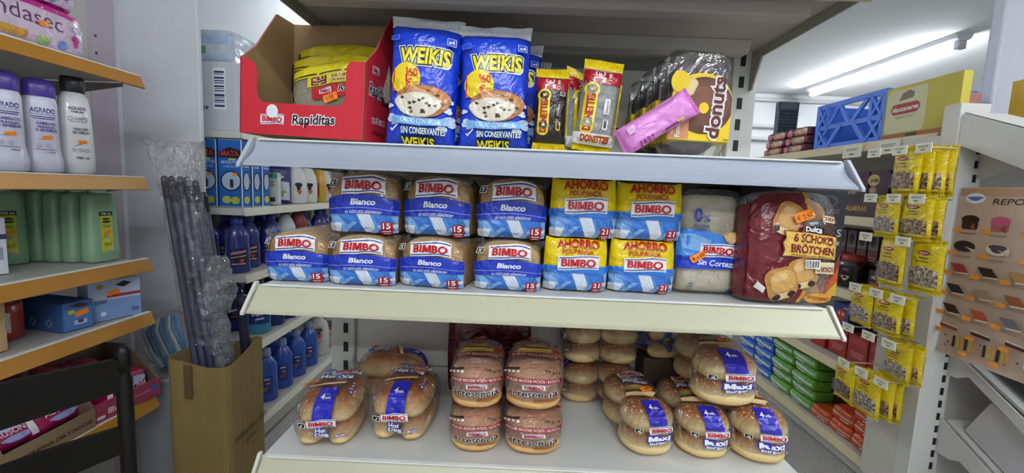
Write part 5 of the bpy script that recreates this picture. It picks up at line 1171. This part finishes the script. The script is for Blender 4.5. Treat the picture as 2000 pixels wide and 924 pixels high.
# ------------------------------------------------------------------ bottle aisle
gz = [z + .0015 for z in LAZ]
def bc(A): A.bars(.04, .16, .05, .16, True); A.rect(-.03, .085, .05, .012, '#2a3a80', .005); A.text('PIEZAS', -.03, .085, .007, '#e6e8f0', w=.034, bold=.02); A.lines(-.04, .12, .03, .02, 2, '#8a90a0', .3)
t = carton('white_carton', 'white carton with blue barcode on top of the bottle aisle shelving', 'box', .2, .34, .262, '#cfd0d6', bc); t.location = (-1.23, 1.745, gz[0])
t = soft_pack('nappy_pack', 'pale nappy pack in clear wrap on top of the white carton', 'pack', .19, .3, .125, '#c3ccd8', lambda A: (A.band(-.09, .09, .07, .1, '#a9bcdc'), A.rect(-.02, .045, .02, .03, '#5aa06a', .006), A.band(-.09, .09, .01, .02, '#b4c4d8')), None, 2, film('#d8e4f2', .75, .5)); t.location = (-1.235, 1.76, gz[0] + .263)
def moz(A):
    A.rect(0, .135, .09, .264, '#1f66b8'); A.poly([(-.04, .222), (0, .238), (.044, .226), (.044, .196), (-.04, .196)], '#14161c'); A.text('MATA', .002, .214, .02, '#c02a24', w=.07, bold=.03); A.text('MOSQUITOS', .004, .178, .012, '#c3d6ee', w=.075, bold=.02); A.text('Y MOSCAS', .004, .162, .009, '#9fc0e4', w=.06, bold=.02); A.rect(.01, .19, .03, .008, '#c9d04a')
    A.disc(.004, .105, .042, .04, '#10151f', 30); A.disc(.004, .105, .037, .035, '#b4c8dc', 30); A.rect(.006, .095, .014, .034, '#2a3540', .004); A.disc(-.015, .03, .018, .015, '#c6cf4a'); A.disc(.02, .028, .018, .015, '#b4c23c'); A.sticker(.02, .132, .02, .05)
def mozs(A): A.rect(.002, .135, .05, .264, '#1f62b4'); A.rect(.002, .208, .05, .03, '#16181e'); A.rect(.002, .214, .05, .014, '#c02a24'); A.lines(.002, .168, .04, .02, 2, '#b4cbe8'); A.disc(.002, .105, .022, .04, '#10151f'); A.disc(.002, .105, .018, .034, '#b4c8dc'); A.disc(.002, .03, .018, .015, '#c6cf4a')
mo = carton('insect_killer_box', 'x', 'box', .092, .055, .269, '#e9edf2', moz, mozs, None, lambda A: A.rect(0, .135, .053, .264, '#1b4f94'))
L_ = [('blue insect killer box at the aisle side, in front', (-1.150, 1.735, gz[1])), ('blue insect killer box at the aisle side, second back', (-1.147, 1.80, gz[1])), ('blue insect killer box at the aisle side, third back', (-1.144, 1.865, gz[1])),
      ('blue insect killer box in the second column, in front', (-1.252, 1.735, gz[1])), ('blue insect killer box in the second column, second back', (-1.25, 1.80, gz[1])), ('blue insect killer box in the third column, by the shelf end', (-1.354, 1.735, gz[1]))]
series(mo, L_, 'blue insect killer boxes')
def yb_(A): A.rect(0, .055, .058, .108, '#c9a01e'); A.rect(.01, .075, .03, .05, '#d8b8b0', .006); A.disc(.012, .09, .010, .012, '#b98a94'); A.disc(.012, .04, .012, .014, '#d9d2c8'); A.sticker(.01, .055, .016)
y_ = carton('starch_box', 'x', 'box', .06, .05, .112, '#a8851a', yb_)
series(y_, [('small yellow box beside the blue insect killer boxes, in front', (-1.16, 1.945, gz[1]), (0, 0, .45)), ('small yellow box half hidden behind the other yellow box', (-1.235, 1.935, gz[1]), (0, 0, .4))], 'small yellow boxes')
t = carton('tissue_box', 'small white box with brown picture between blue and yellow boxes', 'box', .05, .06, .11, '#cfd2d4', lambda A: (A.rect(0, .055, .044, .03, '#8a4a2c'), A.rect(0, .085, .044, .02, '#4a5058'), A.rect(0, .02, .044, .02, '#a9aeb6'))); t.location = (-1.31, 1.94, gz[1]); t.rotation_euler = (0, 0, .3)
t = carton('detergent_box', 'white box with teal top behind the small yellow boxes', 'box', .13, .06, .15, '#c9cfcf', lambda A: (A.rect(0, .135, .128, .026, '#4f8a86'), A.text('Z-2', .03, .137, .014, '#14302e', bold=.03), A.lines(.03, .1, .05, .03, 5, '#5a6468'), A.rect(.03, .025, .05, .02, '#2a3238')), lambda A: A.rect(0, .07, .05, .12, '#e4e8e8')); t.location = (-1.19, 2.02, gz[1]); t.rotation_euler = (0, 0, .25)
t = soft_pack('capsule_pouch', 'navy and white detergent pouch leaning among the white bottles', 'pouch', .16, .05, .19, '#2d3272', lambda A: (A.poly([(-.075, .02), (.075, .01), (.07, .1), (-.07, .11)], '#c9cdd8'), A.disc(-.01, .08, .03, .022, '#e6e6ee', wob=.2), A.disc(.03, .045, .026, .018, '#8a9a5a', wob=.2), A.disc(-.04, .13, .02, .01, '#8fa07a', wob=.2), A.disc(.02, .12, .024, .014, '#d0d4e4', wob=.2)), None, 7); t.location = (-1.20, 2.125, gz[1] + .009); t.rotation_euler = (-.15, 0, .5)
WB = [(.05, 0), (.056, .005), (.056, .10), (.05, .14), (.036, .175), (.02, .195), (.018, .2)]
def wlab(A): A.rect(0, .075, .05, .07, '#dcdad6', .004); A.disc(0, .09, .016, .02, '#2a2a34', wob=.2); A.disc(.004, .06, .012, .010, '#c8622a', wob=.2)
wb = bottle('detergent_bottle', 'x', 'detergent', WB, M('#dfdfdb', .35), [(.02, .199), (.021, .202), (.021, .222), (.001, .226)], M('#b02a24', .4), 1, .55, wlab, neckp=1)
wl = []; 
for k, (x, y) in enumerate(((-1.17, 2.29), (-1.17, 2.41), (-1.17, 2.66), (-1.17, 2.79), (-1.17, 2.92), (-1.17, 3.05))): wl.append(('white detergent bottle on the blue box shelf, %s beyond the pouch' % ORD[k], (x, y, gz[1]), (0, 0, .9)))
for k, (x, y) in enumerate(((-1.34, 1.90), (-1.34, 2.03), (-1.34, 2.16), (-1.32, 2.29), (-1.32, 2.42))): wl.append(('red-capped white bottle in the rear row of the box shelf, %s along' % ORD[k], (x, y, gz[1]), (0, 0, .9), (1, 1, 1.12)))
series(wb, wl, 'white detergent bottles')
t = bottle('cleaner_bottle', 'yellow and red labelled cleaner bottle among the white bottles', 'detergent', WB, M('#d4a53a', .35), [(.02, .199), (.021, .202), (.021, .225), (.001, .23)], M('#2a3fa0', .4), .7, .5, lambda A: A.rect(0, .07, .04, .08, '#c04a2a', .004), neckp=1); t.location = (-1.16, 2.535, gz[1])
DB = [(.042, 0), (.047, .005), (.047, .09), (.043, .13), (.044, .16), (.030, .195), (.018, .21), (.017, .215)]
def dlab(A): A.rect(0, .07, .062, .075, '#1d1f48', .004); A.poly([(-.028, .08), (.028, .09), (.028, .1), (-.028, .092)], '#b87a8a'); A.poly([(-.028, .066), (.028, .074), (.028, .078), (-.028, .07)], '#d8b87a'); A.rect(0, .04, .05, .006, '#c9a27a'); A.disc(.012, .055, .008, .008, '#c04a3a', wob=.2)
db = bottle('floor_cleaner', 'x', 'cleaner', DB, M('#2b3580', .25, coat=.4), [(.021, .214), (.022, .217), (.021, .245), (.001, .25)], M('#2a3a90', .4), 1, .75, dlab, neckp=1)
dl = []; k = 0
for y in lsp(1.79, 3.03, 11):
    if 3 <= k <= 4: k += 1; continue
    dl.append(('navy floor cleaner bottle by the aisle edge, %s from the near end' % (ORD + ['eleventh'])[k], (-1.165 - (.03 if k % 2 else 0), y, gz[2]), (0, 0, .7), (1, 1, .95))); k += 1
for k, y in enumerate(lsp(1.79, 2.4, 6)): dl.append(('navy floor cleaner bottle in the inner row, %s from the near end' % ORD[k], (-1.29, y, gz[2]), (0, 0, .5), (1, 1, .95)))
series(db, dl, 'navy floor cleaner bottles')
t = bottle('spray_cleaner', 'white-shouldered blue cleaner bottle between the navy bottles', 'cleaner', DB, M('#33489c', .3), [(.044, .13), (.045, .135), (.045, .162), (.031, .197), (.016, .22), (.001, .225)], M('#d3d6dc', .4), 1, .75, dlab); t.location = (-1.16, 2.162, gz[2]); t.rotation_euler = (0, 0, .7)
t = bottle('spray_cleaner', 'dark red capped cleaner bottle between the navy bottles', 'cleaner', DB, M('#2a4034', .3), [(.044, .15), (.045, .155), (.045, .18), (.031, .21), (.016, .235), (.001, .24)], M('#8a2a26', .4), 1, .75, dlab); t.location = (-1.16, 2.286, gz[2]); t.rotation_euler = (0, 0, .7)
TB = [(.046, 0), (.052, .006), (.052, .09), (.05, .12), (.05, .17), (.034, .2), (.02, .215), (.019, .22)]
def sal(A): A.band(-.05, .05, .045, .125, '#1f2f7c'); A.text('SALUD', 0, .098, .02, '#e6eaf2', w=.07, bold=.04, rot=.1); A.poly([(-.02, .064), (.018, .068), (.022, .076), (-.016, .072)], '#c3cfe8')
t = bottle('mouthwash_bottle', 'turquoise SALUD bottle with navy label beside the tall carton', 'cleaner', TB, M('#3fa6cc', .25, trans=.3, coat=.3), [(.024, .219), (.025, .222), (.025, .245), (.001, .248)], M('#2a3350', .4), 1, .8, sal, neckp=1); t.location = (-1.165, 1.935, gz[3]); t.rotation_euler = (0, 0, .55); t.scale = (.9, .9, 1)
sb = bottle('mouthwash_bottle', 'x', 'cleaner', TB, M('#1c2a78', .22, trans=.2, coat=.4), [(.024, .219), (.025, .222), (.025, .245), (.001, .248)], M('#1c2344', .4), 1, .8, lambda A: (A.band(-.045, .045, .05, .12, '#141a4a'), A.poly([(-.03, .09), (.03, .1), (.03, .108), (-.03, .1)], '#c0c8dc'), A.rect(0, .07, .04, .008, '#b04a4a')), neckp=1)
sl = [('dark blue bottle on the shelf behind SALUD, %s from it' % ORD[k], (-1.165, y, gz[3]), (0, 0, .6), (.9, .9, 1)) for k, y in enumerate(lsp(2.055, 3.0, 9))] + [('dark blue bottle in the inner row beside the carton, %s along' % ORD[k], (-1.29, y, gz[3]), (0, 0, .6), (.9, .9, 1)) for k, y in enumerate(lsp(1.81, 2.25, 4))]
series(sb, sl, 'dark blue bottles on the fourth shelf')
cb = bottle('laundry_bottle', 'x', 'cleaner', TB, M('#3560c4', .25, trans=.25, coat=.3), [(.022, .219), (.023, .222), (.02, .25), (.001, .254)], M('#9db2dc', .3, trans=.3), .95, .7, lambda A: (A.rect(0, .085, .05, .085, '#243c8c', .004), A.lines(.0, .11, .026, .012, 1, '#d3dcf0'), A.sticker(.006, .09, .016), A.disc(-.006, .065, .014, .010, '#8a6a5a', wob=.2)), neckp=1)
cl = [('clear blue bottle on the bottom shelf, front row, %s from the carton' % ORD[k], (-1.165, y, gz[4]), (0, 0, .6)) for k, y in enumerate(lsp(1.98, 2.4, 4))] + [('clear blue bottle on the bottom shelf, inner row, %s from the carton' % ORD[k], (-1.28, y, gz[4]), (0, 0, .6)) for k, y in enumerate(lsp(1.95, 2.4, 4))]
series(cb, cl, 'clear blue bottles on the bottom shelf')
JB = [(.06, 0), (.068, .006), (.068, .15), (.06, .19), (.03, .225), (.024, .24)]
jb = bottle('bleach_jug', 'x', 'jug', JB, M('#d8d6cd', .45), [(.027, .239), (.028, .242), (.028, .262), (.001, .266)], M('#c9c9c4', .4), 1, .62, lambda A: (A.rect(.005, .12, .06, .13, '#cfc7bd', .006), A.disc(.005, .15, .02, .024, '#5a5058', wob=.2), A.disc(.01, .12, .016, .012, '#c8622a', wob=.2), A.lines(.005, .085, .04, .02, 3, '#b05a5a')), neckp=1)
series(jb, [('white jug on the bottom shelf, %s past the clear blue bottles' % ORD[k], (-1.19, y, gz[4]), (0, 0, .5)) for k, y in enumerate((2.56, 2.72, 2.88))], 'white jugs on the bottom shelf')

# ------------------------------------------------------------------ sweets aisle
rz = [z + .0015 for z in RAZ]
def crate():
    t = thing('plastic_crate', 'bright blue openwork plastic crate on top of the sweets aisle', 'crate', (1.735, 2.135, rz[0])); C = M('#3f74dc', .4, .05, 20); C2 = M('#3566c8', .4)
    w, d, H = .215, .19, .225   # half length along y, half depth along x, height
    def lattice(b, x0, x1, ln, along):
        def bar(p, q, r=.009):
            b.jit = getattr(b, 'jit', 0) + 1; jj = .00035 * (b.jit % 17)
            (a0, z0), (a1, z1) = p, q; P = []
            L = math.hypot(a1 - a0, z1 - z0); nx, nzz = -(z1 - z0) / L * r, (a1 - a0) / L * r
            pr = [(a0 + nx, z0 + nzz), (a1 + nx, z1 + nzz), (a1 - nx, z1 - nzz), (a0 - nx, z0 - nzz)]
            b.prism(pr, 'x' if along == 'y' else 'y', x0 - jj, x1 + jj, C)
        bar((-ln, .215), (ln, .215), .012); bar((-ln, .012), (ln, .012), .014); bar((-ln, .11), (ln, .11), .011)
        for s in (-1, 1): bar((s * (ln - .012), 0), (s * (ln - .012), .225), .013); bar((s * ln * .62, .11), (s * ln * .62, .215), .008)
        for s in (-1, 1):
            bar((s * ln * .62, .11), (s * ln * .93, .21), .006); bar((s * ln * .93, .11), (s * ln * .62, .21), .006)
            bar((s * ln * .55, .012), (s * ln * .18, .11), .011); bar((s * ln * .55, .012), (s * ln * .93, .11), .007); bar((s * ln * .93, .012), (s * ln * .6, .11), .007)
        bar((-ln * .5, .205), (-ln * .12, .115), .009); bar((-ln * .02, .115), (ln * .28, .21), .009); bar((ln * .28, .21), (ln * .58, .12), .009)
    for s in (-1, 1):
        b = MB(); x = s * (d - .006); lattice(b, x - .005, x + .005, w, 'y'); b.build('side_lattice', t)
    for s in (-1, 1):
        b = MB(); y = s * (w - .004); b.box(-d, d, y - .004, y + .004, .0, .225, C2, .002); b.box(-.06, .06, y - .006, y + .006, .15, .19, M('#2c58b4', .5), .004); b.build('end_panel', t)
    b = MB(); b.box(-d + .004, d - .004, -w + .004, w - .004, 0, .006, C2); b.build('crate_floor', t)
    t2 = thing('orange_packet', 'small orange packet lying inside the blue crate', 'packet', (1.70, 2.10, rz[0] + .0075)); b = MB(); shell(b, loaf_S(.1, .03, .004, .004, 1), .1, .03, .06, ink('#d8683c')); b.build('wrapper', t2)
crate()
def manz(A): A.rect(-.06, .11, .18, .17, '#d3cda0', .02); A.poly([(-.095, .15), (-.03, .155), (-.025, .175), (-.05, .188), (-.08, .178)], '#7d6c58'); A.rect(-.062, .118, .13, .042, '#a03a3a', .02); A.text('Manzanares', -.062, .118, .018, '#efe4d4', w=.115, bold=.03, rot=.03); A.lines(-.062, .085, .09, .012, 2, '#a89a70'); A.rect(0, .012, .31, .018, '#a8643c'); A.rect(-.02, .012, .05, .014, '#4a3a24')
t = carton('sweet_carton', 'yellow Manzanares carton with red oval name on top of the sweets aisle', 'box', .315, .032, .208, '#c3b445', manz); t.location = (1.522, 1.733, rz[0]); t.rotation_euler = (0, 0, -R90)
t = carton('sweet_carton', 'dusty pink carton between the blue crate and the yellow Manzanares carton', 'box', .075, .3, .2, '#b98078', lambda A: (A.lines(0, .15, .05, .02, 2, '#d8b4ac', .4), A.rect(0, .03, .04, .006, '#d8b4ac'))); t.location = (1.558, 1.874, rz[0]); t.rotation_euler = (0, 0, -R90)
t = carton('sweet_carton', 'plain yellow carton end behind the off-white end stand', 'box', .10, .12, .21, '#c6a838'); t.location = (1.83, 1.655, rz[0]); t.rotation_euler = (0, 0, -R90)
GC = M('#4a545e', .5); t = thing('grey_crate', 'dark grey mesh crate standing on end at the far top of the aisle', 'crate', (1.66, 2.93, rz[0])); b = MB()
for y in lsp(-.11, .11, 12): b.box(-.13, -.125, y - .003, y + .003, .0, .34, GC)
for z in lsp(.005, .335, 18): b.box(-.13, -.124, -.115, .115, z - .003, z + .003, GC)
for z0, z1 in ((.0, .012), (.12, .13), (.30, .345)): b.box(-.134, -.122, -.12, .12, z0, z1, GC)
for y in (-.115, .115): b.box(-.134, -.095, y - .006, y + .006, 0, .345, GC)
b.box(-.13, -.095, -.115, .115, .0, .008, GC); b.box(-.102, -.096, -.115, .115, .0, .34, M('#39424a', .6)); b.build('crate_body', t); t.rotation_euler = (0, 0, R90); t.scale = (1, .5, 1)
def pastry(A): A.rect(-.06, .02, .05, .036, '#d8707e', .012); A.rect(.03, .02, .1, .034, '#b98a6a', .006); A.rect(-.02, .02, .02, .036, '#4a2a34'); A.text('DON', -.02, .022, .010, '#d8c0c4', w=.018, bold=.02); A.disc(.04, .02, .026, .011, '#c9a67a', wob=.1)
pb = soft_pack('pastry_packet', 'x', 'pastry', .19, .12, .046, '#6b3844', pastry, seed=6)
pl = []
for c in range(2):
    for r in range(3): pl.append(('brown and pink pastry packet, %s layer of the %s pile' % (['bottom', 'middle', 'top'][r], ['far', 'crate-side'][c]), (1.525 + .01 * r, 2.70 - .2 * c, rz[0] + .0475 * r), (0, 0, -R90 + .03 * (r - 1))))
series(pb, pl, 'pastry packets beside the crate')
def pal(A): A.rect(0, .05, .22, .098, '#4d3a3c'); A.text('PALMERAS', -.03, .035, .022, '#d09a4a', w=.13, bold=.02); A.rect(0, .085, .22, .02, '#3a2a2c')
t = carton('palmier_box', 'dark brown PALMERAS tray box on the second sweets shelf', 'box', .23, .18, .085, '#4d3a3c', pal); t.location = (1.53, 1.97, rz[1]); t.rotation_euler = (0, 0, -R90)
t = carton('palmier_box', 'white lidded box beside the PALMERAS tray on the second sweets shelf', 'box', .11, .15, .06, '#d5d3cc', lambda A: A.rect(0, .05, .11, .02, '#4a3a34')); t.location = (1.535, 1.785, rz[1]); t.rotation_euler = (0, 0, -R90)
def jam(A): A.disc(-.03, .075, .032, .026, '#cfae5a'); A.text('JAM', -.028, .072, .02, '#3a3a78', w=.045, bold=.03); A.disc(-.03, .03, .022, .016, '#8f8a80'); A.sticker(-.03, .03, .022)
pk = carton('cake_pack', 'x', 'cakes', .1, .1, .115, '#4a2a38', jam)
series(pk, [('dark purple JAM cake pack on the PALMERAS tray, farther one', (1.56, 2.03, rz[1] + .0855), (0, 0, -R90)), ('dark purple JAM cake pack on the PALMERAS tray, nearer one', (1.56, 1.92, rz[1] + .0855), (0, 0, -R90)), ('dark purple JAM cake pack at the back of the second sweets shelf', (1.74, 1.84, rz[1]), (0, 0, -R90))], 'dark purple cake packs')
def cho(A): A.rect(0, .15, .056, .06, '#7d7672'); A.rect(0, .06, .056, .11, '#7a4038'); A.disc(0, .15, .016, .02, '#3a2c2a'); A.lines(0, .09, .04, .02, 2, '#b08a80')
co = carton('chocolate_box', 'x', 'chocolate', .06, .08, .185, '#5a3430', cho)
series(co, [('tall chocolate carton on the coffee shelf, %s from the stand' % ORD[k], (1.70, 2.08 + .068 * k, rz[2] + (.0)), (0, 0, -R90), (1, 1, 1.4)) for k in range(6)], 'tall chocolate cartons')
def cof(A): A.rect(0, .06, .05, .08, '#231a18', .004); A.rect(.0, .082, .03, .016, '#3a4a8c', .004); A.disc(0, .082, .008, .006, '#c8503a'); A.disc(0, .045, .016, .012, '#c9bfae', wob=.15); A.disc(0, .047, .010, .007, '#4a3024')
cj = bottle('coffee_jar', 'x', 'coffee', [(.05, 0), (.054, .005), (.054, .10), (.047, .118), (.044, .122)], M('#2a1d19', .2, coat=.5), [(.046, .1215), (.048, .124), (.048, .148), (.001, .15)], M('#a8322c', .35), 1, 1, cof, p=4, neckp=1)
series(cj, [('red-lidded coffee jar on the coffee shelf, %s from the white tub' % ORD[k], (x, y, rz[2]), (0, 0, -1.2)) for k, (x, y) in enumerate(((1.685, 1.945), (1.585, 2.035), (1.60, 2.15), (1.60, 2.28)))], 'red-lidded coffee jars')
t = carton('coffee_packet', 'small black coffee packet in front of the coffee jars', 'coffee', .07, .05, .1, '#2d1e1c', lambda A: (A.text('MO', 0, .07, .016, '#c9b8ac', bold=.03), A.disc(0, .035, .02, .016, '#b84a34', wob=.2))); t.location = (1.565, 1.885, rz[2]); t.rotation_euler = (0, 0, -R90)
t = bottle('sugar_tub', 'white plastic tub at the end of the coffee shelf', 'tub', [(.042, 0), (.046, .005), (.046, .13), (.042, .14)], M('#d8cfc9', .4), [(.044, .1395), (.045, .142), (.045, .185), (.042, .19), (.001, .192)], M('#d6d6d2', .4), 1, 1, lambda A: (A.rect(0, .1, .05, .02, '#c9a0a0', .004), A.rect(0, .03, .05, .02, '#cfa4a4', .008)), p=4); t.location = (1.575, 1.79, rz[2]); t.rotation_euler = (0, 0, -1.2)
def redp(A): A.rect(0, .065, .11, .125, '#a83232'); A.rect(0, .1, .09, .03, '#b94a44'); A.lines(0, .04, .08, .03, 3, '#c88a80')
rp = carton('biscuit_box', 'x', 'biscuits', .115, .14, .13, '#9c2c30', redp)
series(rp, [('red biscuit box on the shelf over the wet wipes, %s from the stand' % ORD[k], (1.56, 1.80 + .122 * k, rz[3]), (0, 0, -R90)) for k in range(3)], 'red biscuit boxes')
t = carton('sweet_box', 'red and yellow sweet box at the far end of the red boxes', 'biscuits', .1, .12, .11, '#b02e2c', lambda A: (A.disc(0, .07, .03, .03, '#d8a03c', wob=.2), A.disc(.01, .05, .016, .016, '#c04a2c', wob=.2), A.rect(0, .09, .06, .012, '#3a4a9c'))); t.location = (1.555, 2.17, rz[3]); t.rotation_euler = (0, 0, -R90)
t = carton('candy_box', 'blue sweet box with red round print on the red biscuit boxes', 'biscuits', .1, .12, .12, '#33488c', lambda A: (A.disc(0, .06, .032, .032, '#b83c34', wob=.08), A.disc(-.01, .07, .006, .007, '#f0e4d8'), A.disc(.014, .07, .006, .007, '#f0e4d8'), A.rect(.03, .1, .03, .01, '#d88a3c'))); t.location = (1.56, 2.045, rz[3] + .1305); t.rotation_euler = (0, 0, -R90)
def wip(A): A.poly([(-.08, .028), (.08, .02), (.08, .036), (-.08, .044)], '#c9d4c4'); A.poly([(-.05, .012), (.02, .009), (.02, .016), (-.05, .019)], '#dfe6dc')
gp = soft_pack('wet_wipes', 'x', 'wipes', .175, .1, .054, '#67a83f', wip, seed=4); gl_ = []
for c in range(2):
    for r in range(5): gl_.append(('green wet wipes pack, %s layer up in the %s green stack' % (ORD[r], ['nearer', 'farther'][c]), (1.525 + .012 * (r % 2), 2.215 + .185 * c, rz[4] + .0555 * r), (0, 0, -R90 + .02 * ((r * 5) % 3 - 1))))
series(gp, gl_, 'green wet wipes packs')
gb_ = soft_pack('wet_wipes', 'x', 'wipes', .175, .1, .054, '#3a74d4', wip, seed=8); bl = []
for c in range(2):
    for r in range(5): bl.append(('blue wet wipes pack, %s layer up in the %s blue stack' % (ORD[r], ['nearer', 'farther'][c]), (1.53, 2.59 + .185 * c, rz[4] + .0555 * r), (0, 0, -R90)))
series(gb_, bl, 'blue wet wipes packs')
og = soft_pack('wet_wipes', 'x', 'wipes', .13, .13, .06, '#d6552a', lambda A: (A.poly([(-.06, .03), (.06, .024), (.06, .032), (-.06, .038)], '#d9b8a4'), A.rect(.02, .015, .05, .006, '#e6cabc')), seed=9); ol = []
for c, (y, n_) in enumerate(((1.79, 4), (1.925, 2), (2.058, 1))):
    for r in range(n_): ol.append(('orange wet wipes pack, %s layer up in the %s' % (ORD[r], ['orange stack nearest the hooks', 'short middle orange stack', 'single orange pile beside the green'][c]), (1.525 + .006 * (r % 2), y, rz[4] + .0615 * r), (0, 0, -R90)))
series(og, ol, 'orange wet wipes packs')
br = carton('storage_carton', 'x', 'box', .22, .16, .1, '#a58f74', lambda A: A.rect(0, .05, .2, .004, '#8a765c')); brl = []
for r in range(2):
    for c in range(3): brl.append(('plain brown carton behind the wet wipes, %s from the stand, %s one' % (ORD[c], ['lower', 'upper'][r]), (1.72, 1.86 + .23 * c, rz[4] + .101 * r), (0, 0, -R90)))
series(br, brl, 'brown cartons behind the wipes')
# small paper signs along the top edge of the sweets aisle
for k, (y, lab) in enumerate(((1.80, 'paper price sign on the topmost sweets shelf rail, nearer the hooks'), (1.99, 'paper price sign on the topmost sweets shelf rail, farther one'))):
    b = MB(); b.box(1.478, 1.4795, y - .055, y + .055, RAZ[0] - .062, RAZ[0] - .008, M('#e3e0cd', .6), .0003); A = Art(b, plane_fn((1.478, y, RAZ[0] - .035), (0, -1, 0), (0, 0, 1)), .0004, .0001, .2, card); A.lines(0, .008, .07, .014, 2, '#77745f', .4); A.lines(0, -.012, .03, .012, 1, '#77745f', .6)
    o = b.build('price_sign'); tag(o, lab, 'sign', 'paper price signs')
